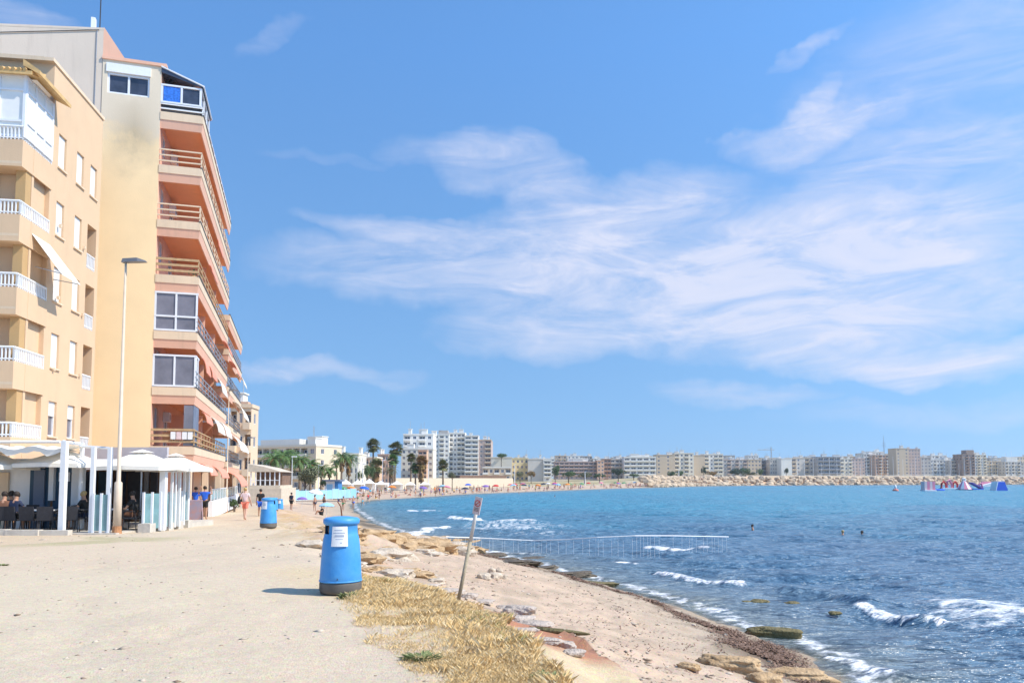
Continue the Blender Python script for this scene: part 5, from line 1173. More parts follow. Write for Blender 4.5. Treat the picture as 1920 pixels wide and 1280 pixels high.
for k, (px_, py_, a, b, c_) in enumerate(((908, 1084, .17, .12, .10), (930, 1086, .20, .13, .10), (922, 1074, .15, .10, .10), (944, 1084, .13, .10, .08), (936, 1072, .10, .09, .07))):
    rock(('leftmost stone of the pale heap right of the sign', 'largest stone of the pale heap right of the sign', 'stone on top of the pale heap right of the sign', 'rightmost stone of the pale heap right of the sign', 'small rear stone of the pale heap right of the sign')[k], px_, py_, a, b, c_, 30 + k, 'rockpale', k * .7, group='pale stone heap', sub=3)
SLB = [(838, 1112, .26, .20, .05, 'flat slab at the foot of the leaning post, its left neighbour', 0), (882, 1122, .16, .10, .06, 'small pale lump touching the leaning post', .3), (905, 1130, .24, .15, .035, 'thin slab overhanging the red clay right of the post', -.2), (950, 1143, .20, .16, .05, 'slab halfway along the broken ledge', .1),
       (975, 1150, .22, .14, .07, 'brightest white lump on the broken ledge', -.3), (966, 1164, .25, .12, .045, 'slab below the brightest white lump', .1), (1003, 1172, .22, .12, .04, 'pinkish slab before the long dark crust', -.3), (1040, 1186, .36, .05, .03, 'long thin dark crust at the right end of the ledge', -.42),
       (985, 1184, .14, .06, .03, 'small slab lying on the red clay', 0), (1020, 1205, .20, .08, .035, 'pale slab under the dark crust', -.2), (1052, 1212, .16, .08, .04, 'lowest pale lump of the ledge', -.4), (800, 1098, .30, .12, .03, 'thin slab at the top of the grass bank', 0), (1075, 1228, .12, .07, .04, 'loose stone at the lower end of the ledge', .2), (745, 1082, .25, .1, .03, 'flat pale stone between the bin and the grass', .1)]
for k, (px_, py_, a, b, c_, lb, rz_) in enumerate(SLB): rock(lb, px_, py_, a, b, c_, 40 + k, 'slab' if k != 7 else 'rockmoss', rz_, 'slab', 'slabs of the broken ledge', lift=.5, sub=3, rough=.3)
rk = random.Random(4); 
ORD = ['nearest the first bin', 'beside the second bin', 'in the front row', 'in the second row', 'in the middle', 'on the seaward side', 'at the rear']
n = 0
for k in range(110):
    Y_ = 16.5 + 46 * (k / 110) ** 1.25; xb = np.interp(Y_, [p[1] for p in BL[:13]], [p[0] for p in BL[:13]]); x = xb + rk.uniform(-.3, 2.6) * (.6 + Y_ / 60); s_ = rk.choice([.14, .2, .3, .45]) * rk.uniform(.8, 1.2) * (.6 + Y_ / 50)
    z = gzz(x, Y_); o = link('rock', rock_mesh('rock', s_ * 1.3, s_, s_ * .5, 60 + k, K['rock'] if rk.random() < .7 else K['rockpale'], .55, .09, 3), None, (x, Y_, z + s_ * .02), rk.uniform(-.6, .6))
    tag(o, f'{nth(k + 1)} ochre rock counting away from the first bin along the path edge', 'rock', 'ochre rocks along the path edge')
# boulders of the breakwater: eight shapes, every boulder an object
RB = [rock_mesh('boulder', 1, .85, .72, 200 + k, K['riprap'], .4, 0, 2) for k in range(8)]
rb = random.Random(9); L_ = 300.0; SHb = [(66, 345)] + [p for p in SH if 399 < p[1] < 540] + [(392, 541)]
seg = [math.dist(a, b) for a, b in zip(SHb[:-1], SHb[1:])]; tot = sum(seg)
def along(s):
    for (a, b), l in zip(zip(SHb[:-1], SHb[1:]), seg):
        if s <= l: t_ = s / l; return a[0] + (b[0] - a[0]) * t_, a[1] + (b[1] - a[1]) * t_, (b[0] - a[0]) / l, (b[1] - a[1]) / l
        s -= l
    return (*SHb[-1], dx, dy)
nrow = 96
for row, (off, hz_) in enumerate(((.6, -2.1), (3.6, -.2), (6.6, 1.6))):
    for k in range(nrow):
        x, y, dx, dy = along(min(tot - .1, (k + rb.uniform(.1, .9)) * tot / nrow)); o_ = off + rb.uniform(-.6, .6); x -= dy * o_; y += dx * o_
        s_ = rb.uniform(1.5, 2.5); o = link('boulder', RB[rb.randrange(8)], None, (x, y, hz_ + rb.uniform(-.3, .4)), rb.uniform(0, 6.28), (s_ * rb.uniform(.9, 1.3), s_, s_ * rb.uniform(.8, 1.1)))
        tag(o, f"tan boulder, {nth(k + 1)} from the left in the {('dark wet bottom', 'middle', 'top')[row]} row of the breakwater", 'boulder', ('bottom row of breakwater boulders', 'middle row of breakwater boulders', 'top row of breakwater boulders')[row])

rk = random.Random(14)
for k in range(46):
    Y_ = 31 + 40 * (k / 46) ** 1.1; xb = np.interp(Y_, [p[1] for p in SH[:9]], [p[0] for p in SH[:9]]); x = xb - rk.uniform(-.5, 2.2); s_ = rk.uniform(.25, .7)
    tag(link('rock', rock_mesh('rock', s_ * 1.7, s_, s_ * .3, 400 + k, K['rockwet'], .5, .06, 3), None, (x, Y_, gzz(x, Y_) + .02), rk.uniform(-.6, .6)), f'low dark wet rock, {nth(k + 1)} away from the camera along the far waterline', 'rock', 'dark wet rocks at the waterline')
HAZE = .00017
# ------------------------------------------------------------ vegetation
K['palmgreen'] = mat('palm_leaf', (.075, .15, .035), .6, .35, 1.2, col2=(.13, .21, .05)); K['palmolive'] = mat('olive_palm_leaf', (.10, .12, .04), .6, .35, 1.2, col2=(.20, .18, .06)); K['thatch'] = mat('dead_palm_skirt', (.30, .18, .08), .9, .3, 2)
K['trunk'] = mat('palm_trunk', (.22, .16, .11), .95, .3, 3, .5); K['bark'] = mat('tree_bark', (.14, .10, .07), .95, .3, 3)
K['leaf'] = mat('tree_leaf', (.05, .095, .03), .7, .3, .8, col2=(.10, .16, .05)); K['leafgrey'] = mat('grey_shrub_leaf', (.11, .12, .06), .8, .3, .8, col2=(.19, .19, .10)); K['leafdark'] = mat('pine_needle', (.025, .05, .02), .8, .3, .8, col2=(.05, .085, .03)); K['leaforange'] = mat('rusty_leaf', (.28, .12, .04), .8, .3, .8, col2=(.22, .18, .05))
def frond_crown(seed, n=42, droop=1.0, L=2.6):
    r = random.Random(seed); m = MB()
    for i in range(n):
        a = 2.4 * i + r.uniform(-.2, .2); e0 = R(r.uniform(-10, 78)); l = L * r.uniform(.8, 1.1); seg = 7; p = Vector((0, 0, 0)); e = e0; ca, sa = math.cos(a), math.sin(a); prev = p.copy(); sd = Vector((-sa, ca, 0))
        for k in range(seg):
            q = prev + Vector((ca * math.cos(e), sa * math.cos(e), math.sin(e))) * l / seg; wd = .34 * math.sin(math.pi * (k + .8) / (seg + .8)) + .03
            up = (q - prev).cross(sd).normalized()
            for s in (-1, 1):        # leaflets: thin blades either side of the rib
                for t in (0.15, .5, .85):
                    b = prev.lerp(q, t); tip = b + sd * s * wd * r.uniform(.8, 1.1) + (q - prev).normalized() * .16 - Vector((0, 0, .12 + .1 * r.random())) * wd * 3
                    dv = (q - prev).normalized() * .05; m.add([b - dv, b + dv, tip], [(0, 1, 2)])
            e -= R(r.uniform(11, 19)) * droop; prev = q
    return m
def fan_crown(seed, n=100):
    r = random.Random(seed); m = MB()
    for i in range(n):
        a = r.uniform(0, 6.283); e = R(r.uniform(-50, 85)); d = Vector((math.cos(a) * math.cos(e), math.sin(a) * math.cos(e), math.sin(e))); c = d * r.uniform(.35, 1.0); s = d.cross(Vector((0, 0, 1))).normalized(); u = s.cross(d)
        for k in range(9):
            t = (k - 4) / 4 * 1.25; v = (d * math.cos(t) + s * math.sin(t)) * r.uniform(.55, .75) - u * .12 * abs(t) - Vector((0, 0, .15)); w = s * math.cos(t) * .05 - d * math.sin(t) * .05
            m.add([c - w * .3, c + w * .3, c + v * .7 + w, c + v, c + v * .7 - w], [(0, 1, 2, 3, 4)])
    return m
def skirt(seed, h=2.2, r_=.75):
    r = random.Random(seed); m = MB()
    for i in range(90):
        a = r.uniform(0, 6.283); z = -r.uniform(.1, h); rr = r_ * (1 - .45 * (-z / h)) * r.uniform(.6, 1.1); p = Vector((math.cos(a) * .15, math.sin(a) * .15, z + .5)); t = Vector((math.cos(a) * rr, math.sin(a) * rr, z - .3)); s = Vector((-math.sin(a), math.cos(a), 0)) * .13
        m.add([p - s * .4, p + s * .4, t + s, t - s], [(0, 1, 2, 3)])
    return m
FC = [frond_crown(k).mesh('crown', K['palmgreen']) for k in range(3)]; FN = [fan_crown(k).mesh('crown', K['palmolive']) for k in range(3)]; SKM = [skirt(k).mesh('dead_frond_skirt', K['thatch']) for k in range(2)]
def palm(label, px, py, Y, kind='fan', sc=1.0, sk=0.0, km=None, group='palm trees along the far promenade'):
    zb = landz(gx(px, Y), Y); zt = gz(py, Y); h = zt - zb; lean = random.uniform(-.03, .03) * h
    sc *= 1.3 if kind == 'fan' else 1.1; o = thing('palm_tree', label, 'palm tree', (gx(px, Y, (zt + zb) / 2), Y, zb), random.uniform(0, 6), group)
    MB().tube([(0, 0, -.3), (lean * .3, 0, h * .4), (lean, 0, h * .98)], [.30 * sc ** .5, .21 * sc ** .5, .16 * sc ** .5], 8).build('trunk', K['trunk'], o)
    c_ = link('crown', (FC if kind == 'frond' else FN)[int(px) % 3], o, (lean, 0, h), random.uniform(0, 6), (sc, sc, sc))
    if km: setmat(c_, K[km])
    if sk: link('dead_frond_skirt', SKM[int(px) % 2], o, (lean, 0, h + .1), 0, (sc * 1.1, sc * 1.1, sk))
palm('tallest fan palm, a single round crown high above the pink house', 700, 836, 215, 'fan', 1.3, .4)
palm('bushy fan palm with a long brown skirt under the tallest palm', 704, 874, 205, 'fan', 1.35, 1.9)
palm('second tallest fan palm just left of the cream tower', 740, 842, 210, 'fan', 1.35, .6)
palm('shorter fan palm hugging the trunk of the second tallest', 737, 862, 200, 'fan', 1.0, .5, 'palmgreen')
palm('low yellowish date palm at the foot of the second tallest palm', 733, 882, 190, 'frond', .8, .8, 'leafgrey')
palm('thin small fan palm before the cream tower wall', 770, 858, 215, 'fan', .85, .3)
palm('shaggy rust brown palm in front of the orange bays', 790, 868, 205, 'fan', 1.2, 2.2, 'leaforange')
palm('short greenish palm left of the shaggy rust brown one', 779, 878, 205, 'fan', .95, .6, 'palmgreen')
palm('lone dark fan palm in front of the white ten storey towers', 831, 873, 200, 'fan', 1.0, .4)
palm('left palm of the dense pair behind the white tents', 640, 858, 165, 'frond', 1.0, 1.3)
palm('right palm of the dense pair behind the white tents', 654, 862, 168, 'frond', 1.0, 1.6)
palm('small palm peeping between the dense pair and the long block', 632, 868, 172, 'frond', .7, .5)
for px_, py_, Y_, s_, lb in ((512, 862, 128, 1.0, 'green feather palm nearest the terrace bar'), (530, 856, 134, 1.1, 'full green feather palm second from the terrace bar'), (546, 860, 138, 1.0, 'green feather palm in the middle of the green row'), (562, 865, 130, .9, 'low green feather palm above the grey bush'),
                            (582, 872, 140, .95, 'green feather palm with spread fronds before the long block corner'), (602, 880, 142, .9, 'low green feather palm left of the blue kiosk'), (617, 884, 146, .8, 'smallest green feather palm above the blue kiosk')): palm(lb, px_, py_, Y_, 'frond', s_, .5, None, 'green feather palms behind the hoarding')
def leaf_crown(seed, n=1500, lobes=9, flat=.75):
    r = random.Random(seed); m = MB(); L = [(Vector((r.uniform(-.6, .6), r.uniform(-.6, .6), r.uniform(-.35, .5) * flat)), r.uniform(.3, .55)) for _ in range(lobes)]
    for i in range(n):
        c, q = L[r.randrange(lobes)]; d = Vector((r.gauss(0, 1), r.gauss(0, 1), r.gauss(0, 1))).normalized(); p = c + d * q * r.uniform(.7, 1.05); a = Vector((r.gauss(0, 1), r.gauss(0, 1), r.gauss(0, 1))).normalized() * .07; b = d.cross(a).normalized() * .05
        m.add([p - a, p + b, p + a, p - b], [(0, 1, 2, 3)])
    return m
LC = [leaf_crown(k).mesh('crown', K['leaf']) for k in range(4)]
def tree(label, px, pyt, pyb, Y, wpx, km='leaf', name='tree', cat='tree', group=None, zb=None, trunk=True):
    zb = landz(gx(px, Y), Y) if zb is None else zb; zt = gz(pyt, Y); zl = gz(pyb, Y); R_ = wpx / 2 / 1400 * Y; h = (zt - zl) / 2
    o = thing(name, label, cat, (gx(px, Y, zt), Y, zb), 0, group); c_ = link('crown', LC[(px * 7 + wpx) % 4], o, (0, 0, (zt + zl) / 2 - zb), px % 6, (R_, R_, h * 1.15)); setmat(c_, K[km])
    m = MB(); m.tube([(0, 0, -.3), (0, 0, max(.3, (zt + zl) / 2 - zb - h * .2))], [.05 * R_ + .08, .03 * R_ + .05], 6)
    for k in range(3): a = k * 2.1; m.tube([(0, 0, max(.2, zl - zb)), (math.cos(a) * R_ * .5, math.sin(a) * R_ * .5, (zt + zl) / 2 - zb)], [.06, .03], 5)
    m.build('trunk', K['bark'], o); return o
for a in (('big rounded grey green shrub before the long cream block', 573, 872, 915, 126, 58, 'leafgrey', 'shrub', 'shrub'), ('dark green shrub at the foot of the nearest feather palm', 507, 872, 912, 122, 22, 'leaf', 'shrub', 'shrub'), ('small dark shrub left of the blue kiosk', 606, 897, 914, 122, 12, 'leafdark', 'shrub', 'shrub'),
          ('mid green tree between the dense palms and the tallest palm', 690, 868, 905, 195, 26, 'leaf', 'tree', 'tree'), ('pale green bush behind the white tents', 674, 880, 903, 185, 16, 'leaf', 'shrub', 'shrub'), ('green bush above the promenade wall by the lone dark palm', 848, 884, 900, 210, 16, 'leafgrey', 'shrub', 'shrub')): tree(*a)
for a in (('olive bush before the yellow cream house', 975, 883, 896, 400, 18, 'leafgrey'), ('darker olive tree before the blank gabled block', 996, 880, 897, 395, 18, 'leaforange'), ('dense green tree at the right foot of the balcony stack', 1041, 869, 897, 400, 18, 'leaf'), ('broad green bush under the brown banded block', 1066, 882, 897, 400, 34, 'leaf'),
          ('second broad bush right under the brown banded block', 1096, 884, 898, 405, 36, 'leafgrey'), ('low bush under the orange tan block', 1124, 886, 897, 410, 22, 'leaf'), ('dark round pine in front of the grey white block', 1159, 877, 893, 430, 28, 'leafdark'), ('small green bush right of the round pine', 1188, 887, 895, 440, 24, 'leaf'),
          ('green bush under the tan stone block', 1262, 882, 896, 470, 18, 'leaf'), ('round green tree under the pale cream block', 1277, 880, 896, 470, 14, 'leaf'), ('dark thin tree at the left edge of the white balcony block', 1319, 871, 893, 500, 9, 'leafdark'), ('brownish tree group before the white balcony block', 1337, 882, 894, 500, 26, 'leaforange'),
          ('tall dark green tree left of the low villa', 1378, 876, 893, 520, 28, 'leafdark'), ('second dark green tree by the low villa', 1397, 875, 893, 520, 20, 'leaf'), ('tan bush before the low villa', 1412, 884, 893, 520, 20, 'leafgrey'), ('dark green tree right of the low villa', 1427, 877, 893, 525, 16, 'leaf'), ('small dark tree against the blank white block', 1474, 876, 891, 540, 10, 'leafdark'), ('round green trees on the roof right of the tan tower', 940, 848, 860, 425, 26, 'leaf')):
    tree(*a, group='trees behind the far beach')
tree('low green hedge clump beside the path beyond the cafe', 440, 933, 957, 58, 24, 'leaf', 'shrub', 'shrub')

# ------------------------------------------------------------ walls, hoarding, kiosk, tents along the shore
def longbox(name, label, cat, px0, Y0, px1, Y1, y0, zb, km, th=.3, group=None):
    xa, xb = gx(px0, Y0), gx(px1, Y1); L = math.dist((xa, Y0), (xb, Y1)); zt = gz(y0, (Y0 + Y1) / 2)
    o = MB().box(0, L, 0, th, 0, zt - zb).build(name, km); o.location = (xa, Y0, zb); o.rotation_euler = (0, 0, math.atan2(Y1 - Y0, xb - xa)); return tag(o, label, cat, group)
xa, ya, _ = P3(398, 46); WW = thing('terrace_wall', 'white low terrace wall with glass parapet beyond the man in royal blue', 'wall', (xa, ya, gzz(xa, ya) - .1), R(16.1) + math.pi / 2)
MB().box(0, 22, 0, .25, 0, 1.05).build('wall', K['white'], WW); m = MB()
for k in range(12): m.box(k * 1.9 + .1, k * 1.9 + .16, .08, .14, 1.05, 1.75)
m.box(.1, 21.1, .085, .135, 1.72, 1.78); m.build('rail', K['plaswhite'], WW); 
for k in range(11): MB().box(k * 1.9 + .2, k * 1.9 + 1.9, .10, .12, 1.1, 1.7).build('glass_pane', K['glass_teal'], WW)
TB = thing('terrace_bar', 'beige terrace bar with white awning roof and open dark front below the corner building', 'bar', (gx(466, 92), 92, -2.0), R(5)); w_ = gx(526, 92) - gx(466, 92); zt = gz(915, 92) + 2
MB().box(0, w_, 0, 9, 0, zt).build('base_wall', K['stone'], TB); MB().box(-.1, w_ * .93, .6, 8, zt, zt + .35).build('floor_slab', K['stone'], TB)
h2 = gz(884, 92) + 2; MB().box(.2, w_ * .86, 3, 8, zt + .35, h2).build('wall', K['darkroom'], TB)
for k in range(7): MB().box(w_ * .88 * k / 6, w_ * .88 * k / 6 + .12, .7, .82, zt + .35, h2).build('post', K['white'], TB)
MB().box(0, w_ * .9, .72, .8, zt + .95, zt + 1.02).build('rail', K['white'], TB)
m = MB(); m.prism([(-.3, h2 + 1.0), (-.3, h2), (w_ * .96, h2), (w_ * .45, h2 + .6)], .5, 8.2, 'y'); m.build('roof', K['stone'], TB)
K['aqua'] = mat('light_blue_hoarding', (.34, .58, .70), .7, .12, .6)
Hd = thing('hoarding', 'long light blue hoarding between the path and the beach shrubs', 'fence', (gx(532, 108), 108, -1.7), math.atan2(20, gx(668, 128) - gx(532, 108)))
Lh = math.dist((gx(532, 108), 108), (gx(668, 128), 128)); nn = 11
for k in range(nn): MB().box(Lh * k / nn + .02, Lh * (k + 1) / nn - .06, 0, .06, .1, 1.5 + .15 * (k % 3 == 1)).build('panel', K['aqua'] if k % 4 != 2 else K['c_lightblue'], Hd)
for k in range(nn + 1): MB().box(Lh * k / nn - .04, Lh * k / nn + .02, -.03, .09, 0, 1.75).build('post', K['plaswhite'], Hd)
Kk = thing('kiosk', 'blue and white beach kiosk with a flat dark roof behind the hoarding', 'kiosk', (gx(608, 132), 132, -1.6), 0); w_ = gx(634, 132) - gx(608, 132); h_ = gz(902, 132) + 1.6
MB().box(0, w_ * .75, 0, 3, 0, h_).build('wall', K['white'], Kk); MB().box(w_ * .75 + .01, w_, .02, 3, 0, h_).build('side_panel', mat('strong_blue_panel', (.05, .22, .50), .6), Kk); MB().box(-.3, w_ + .4, -.5, 3.3, h_, h_ + .3).build('roof', K['slate'] if 'slate' in K else K['bluegrey'], Kk); MB().box(.4, w_ * .6, -.03, 0, 1, h_ - .5).build('serving_hatch', K['c_lightblue'], Kk)
rb = random.Random(21)
for k, (px_, Y_, ww, hp, lb) in enumerate(((645, 160, 18, 903, 'white beach tent behind the hoarding end'), (668, 165, 20, 904, 'white beach tent below the dense palms'), (690, 170, 18, 902, 'white beach tent below the green tree'), (712, 178, 22, 905, 'wide white tent below the tallest palm'), (742, 185, 20, 905, 'white tent left of the cream tower foot'), (768, 190, 18, 906, 'white tent at the foot of the cream tower'), (795, 195, 20, 906, 'white tent right of the cream tower foot'))):
    w_ = ww / 1400 * Y_; zb = landz(gx(px_, Y_), Y_); h_ = gz(hp, Y_) - zb; o = thing('tent', lb, 'tent', (gx(px_, Y_), Y_, zb), 0, 'white tents along the beach promenade')
    m = MB(); m.add([(-w_ / 2, 0, h_ * .8), (w_ / 2, 0, h_ * .8), (w_ / 2, 3, h_ * .8), (-w_ / 2, 3, h_ * .8), (0, 1.5, h_ * 1.25)], [(0, 1, 4), (1, 2, 4), (2, 3, 4), (3, 0, 4)]); m.box(-w_ / 2, w_ / 2, 2.9, 3, h_ * .15, h_ * .8); m.build('canopy', K['fabric'], o)
    for sx_ in (-1, 1):
        for y_ in (0, 3): MB().box(sx_ * w_ / 2 - .05, sx_ * w_ / 2 + .05, y_ - .05, y_ + .05, 0, h_ * .8).build('pole', K['plaswhite'], o)
longbox('sea_wall', 'long cream promenade wall below the cream tower and white towers', 'wall', 742, 225, 962, 300, 896, -1.8, K['stone'], .5)
longbox('sea_wall', 'low white promenade wall behind the white tents', 'wall', 640, 178, 745, 224, 905, -1.8, K['white'], .4)
longbox('pavilion', 'long low brown roofed pavilion below the plain pale block', 'pavilion', 862, 262, 950, 300, 891, -1.6, K['darkroom'], 4)
longbox('parapet', 'thin pale parapet running along the top of the breakwater', 'wall', 1270, 415, 1400, 468, 892.5, 2.0, K['stone'], .5)
longbox('parapet', 'straight grey parapet behind the breakwater boulders on the right', 'wall', 1400, 470, 1990, 575, 891.5, 2.0, K['stone'], .5)
# slim poles
for k, (px_, yt, Y_, lb) in enumerate(((547, 856, 120, 'slim white pole in front of the green feather palms'), (597, 872, 140, 'slim white pole above the hoarding middle'), (669, 868, 170, 'left one of the twin white poles'), (680, 870, 170, 'right one of the twin white poles'), (717, 862, 190, 'slim pole right of the tallest palm'), (803, 866, 210, 'slim grey pole below the orange bays'), (965, 870, 300, 'slim pole right of the tan tower'), (1097, 884, 330, 'slim pole before the brown banded block'), (1217, 886, 420, 'slim pole before the modern white block'), (1273, 880, 430, 'slim pole before the pale cream block'))):
    zb = landz(gx(px_, Y_), Y_); o = thing('lamp_pole', lb, 'lamp post', (gx(px_, Y_), Y_, zb), 0, 'slim poles along the far promenade'); h_ = gz(yt, Y_) - zb
    MB().tube([(0, 0, 0), (0, 0, h_)], [.12 * Y_ / 200, .07 * Y_ / 200], 6).build('pole', K['plaswhite'], o); MB().box(-.1, .7, -.12, .12, h_ - .05, h_ + .12).build('lamp_head', K['plaswhite'], o)

# ------------------------------------------------------------ beach crowd
LM = [(0, 640, 'by the rocky near end'), (640, 690, 'below the dense pair of palms'), (690, 750, 'below the tallest palms'), (750, 812, 'in front of the cream tower'), (812, 870, 'before the white tower group'), (870, 925, 'in front of the tan tower'), (925, 1035, 'before the low pale houses'), (1035, 1145, 'before the brown banded block'), (1145, 1230, 'before the modern white block'), (1230, 1400, 'by the breakwater end')]
def lmk(px): return next((n for a, b, n in LM if a <= px < b), 'by the breakwater end')
rb = random.Random(31); cells = {}; ppl = []; tries = 0
while len(ppl) < 299 and tries < 200000:
    tries += 1; x = rb.uniform(-50, 110); y = rb.uniform(88, 420)
    px_ = 960 + x / y * F
    if not 575 < px_ < 1330: continue
    c_ = int((px_ - 575) / 18)
    if cells.get(c_, 0) >= (3 if px_ < 640 else 11): continue
    A_ = (np.array([x]), np.array([y])); s = float(sdist(*A_, SH)[0])
    if not (-2.0 < s < 13) or (s < 1 and rb.random() < .6): continue
    cells[c_] = cells.get(c_, 0) + 1; ppl.append((px_, x, y, s))
ppl.sort(); cols_ = ['red', 'coral', 'black', 'navy', 'royal', 'orange', 'aqua', 'pink', 'yellow', 'white', 'violet', 'green', 'lightblue']
PC = [('red', 'c_red'), ('white', 'c_white'), ('royal blue', 'c_royal'), ('orange', 'c_orange'), ('violet', 'c_violet'), ('green', 'c_green'), ('light blue', 'c_lightblue'), ('yellow', 'c_yellow'), ('pink', 'c_pink'), ('navy', 'c_navy'), ('coral', 'c_coral')]
can = MB(); n = 12; ring = lambda r, z, k2=0: [(r * math.cos(2 * math.pi * k / n), r * math.sin(2 * math.pi * k / n), z - (k2 if k % 2 else 0)) for k in range(n)]
can.add([(0, 0, 2.12)] + ring(.55, 2.0) + ring(1.0, 1.72, -.02) + ring(1.0, 1.60, -.03), [(0, 1 + k, 1 + (k + 1) % n) for k in range(n)] + [(1 + a * n + k, 1 + a * n + (k + 1) % n, 1 + (a + 1) * n + (k + 1) % n, 1 + (a + 1) * n + k) for a in (0, 1) for k in range(n)])
CANM = can.mesh('canopy', K['c_red']); POLM = MB().tube([(0, 0, 0), (0, 0, 2.2)], .025, 5).mesh('pole', K['white'])
todo = []
for i, (px_, x, y, s) in enumerate(ppl):
    z = max(gzz(x, y), SEA - .7); r_ = rb.random()
    if s > 3 and r_ < .22:
        cn, cm = rb.choice(PC); o = thing('beach_parasol', None, 'parasol', (x, y, z), rb.uniform(0, 1), 'parasols on the crowded far beach'); setmat(link('canopy', CANM, o), K[cm]); link('pole', POLM, o); todo.append((o, px_, f'{cn} beach parasol'))
        o.rotation_euler = (rb.uniform(-.15, .15), rb.uniform(-.2, .2), 0)
    else:
        kind = rb.choice(['stand', 'stand', 'walk', 'beachsit', 'lie']) if s > 2 else rb.choice(['stand', 'walk']); cn = rb.choice(cols_); cl = rb.random() < .35
        o = person(None, kind, (x, y, z), rb.uniform(0, 6.28), 'c_' + rb.choice(cols_) if cl else None, None, 'c_' + cn, rb.choice(['hair', 'hair', 'blond']), rb.choice(['skin', 'skin2']), near=False, group='people on the crowded far beach'); o['category'] = 'person'
        todo.append((o, px_, f"{ {'stand': 'standing', 'walk': 'walking', 'beachsit': 'sitting', 'lie': 'lying'}[kind] } person {'clothed ' if cl else ''}in { {'royal': 'royal blue', 'lightblue': 'pale blue'}.get(cn, cn) }"))
cnt = {}
for o, px_, b_ in todo: cnt.setdefault((b_, lmk(px_)), []).append((px_, o))
for (b_, l_), v in cnt.items():
    for k, (px_, o) in enumerate(sorted(v, key=lambda q: q[0])): o['label'] = f'{b_} {l_}' if len(v) == 1 else f'{nth(k + 1)} {b_} from left {l_}'
for px_, Y_, cc, lb in ((612, 60, 'c_lightblue', 'nearest beach parasol, light blue, low on the rocky shore'), (566, 84, 'c_violet', 'small violet beach parasol left of the light blue one on the rocks'), (872, 186, 'c_navy', 'large dark navy parasol at the water edge before the tan tower')):
    o = thing('beach_parasol', lb, 'parasol', P3(px_, Y_), 0); setmat(link('canopy', CANM, o), K[cc]); link('pole', POLM, o); o.scale = (.62,) * 3 if Y_ < 90 else (1,) * 3
person('dark haired person sitting on the rocks beyond the nearest bin', 'beachsit', P3(603, 70), 2.2, 'c_black', 'c_black'); person('tanned person in dark swimwear standing on the rocks left of the bent stake', 'stand', P3(590, 80), 1.2, None, None, 'c_navy')
# swimmers
for k, (px_, py_, lb, h_) in enumerate(((1408, 990, 'lone swimmer right of the white rail end', 'hair'), (1576, 1002, 'left one of the two swimmers in the middle of the bay', 'blond'), (1612, 1003, 'right one of the two swimmers in the middle of the bay', 'hair'), (973, 925, 'bather near the beach right of the sign top', 'hair'), (1123, 921, 'bather in the shallows before the brown banded block', 'hair'), (1040, 931, 'small swimmer left of the middle of the bay', 'hair'), (1165, 915, 'bather near the shore before the round pine', 'hair'))):
    x, y = sea(px_, py_); person(lb, 'stand', (x, y, SEA - 1.40), rb.uniform(0, 6), None, None, 'c_navy', h_, near=False)

# ------------------------------------------------------------ white rail standing in the shallows
RP = [(836, 1006), (900, 1008), (1000, 1013), (1060, 1011), (1120, 1007), (1190, 1004), (1260, 1004), (1365, 1006)]; Yb = 40.0
pts = []
for k, (px_, py_) in enumerate(RP): Yq = Yb - .0 + 1.2 * math.sin(k); pts.append(Vector((gx(px_, Yq), Yq, gz(py_, Yq))))
Rl = thing('sea_rail', 'long white handrail on thin posts standing in the shallow water', 'handrail', (pts[0].x, pts[0].y, SEA - .5)); o0 = Vector((pts[0].x, pts[0].y, SEA - .5))
MB().tube([p - o0 for p in pts], .032, 6).build('rail', K['white'], Rl)
rb = random.Random(6); n = 0
for a, b in zip(pts[:-1], pts[1:]):
    L = (b - a).length; k = int(L / .22)
    for q in range(k):
        if rb.random() < .3: continue
        p = a.lerp(b, (q + rb.random() * .5) / k) - o0; MB().tube([(p.x, p.y, 0), p], .0055, 4).build('post', K['plaswhite'], Rl)
# ------------------------------------------------------------ inflatables and buoy
def infl(nm, label, px0, px1, pyb, build):
    x, y = sea((px0 + px1) / 2, pyb); o = thing(nm, label, 'inflatable', (x, y, SEA), 0, 'floating playground inflatables'); o.scale = (1, 1, .84); build(o, (px1 - px0) / 1400 * y); return o
def tub(pts, r, km, o, nm): MB().tube(pts, r, 10).build(nm, K[km], o, True)
def f1(o, w):
    for k in range(4): MB().cbox((-w / 2 + w * (k + .5) / 4, 0, 2.0), (w / 4 - .06, 2.2, 3.4)).build('air_column', K['c_pink' if k % 2 else 'c_pinkwhite'], o)
    MB().cbox((0, 0, .2), (w * 1.1, 3, .5)).build('raft', K['c_white'], o)
infl('inflatable_wall', 'pink inflatable climbing wall at the left end of the floating playground', 1728, 1748, 920, f1)
def f2(o, w): tub([(-w / 2, 0, .2), (w / 2, 0, .2)], .42, 'c_royal', o, 'float_tube'); tub([(-w / 2, 1.2, .25), (w / 2, 1.2, .25)], .4, 'c_royal', o, 'float_tube')
infl('inflatable_walkway', 'long dark blue floating walkway right of the pink wall', 1744, 1768, 919, f2)
def f3(o, w):
    for k in range(3): x = -w / 3 + k * w / 3; tub([(x - w / 7, 0, .2), (x - w / 8, 0, 2.4 + .8 * (k == 1)), (x, 0, 3.4 + .8 * (k == 1)), (x + w / 8, 0, 2.4), (x + w / 7, 0, .2)], .42, 'c_red' if k != 1 else 'c_pink', o, 'arch')
    MB().cbox((0, 0, .25), (w, 2.5, .5)).build('raft', K['c_white'], o)
infl('inflatable_arches', 'cluster of red and pink inflatable arches in the middle of the floating playground', 1762, 1794, 916, f3)
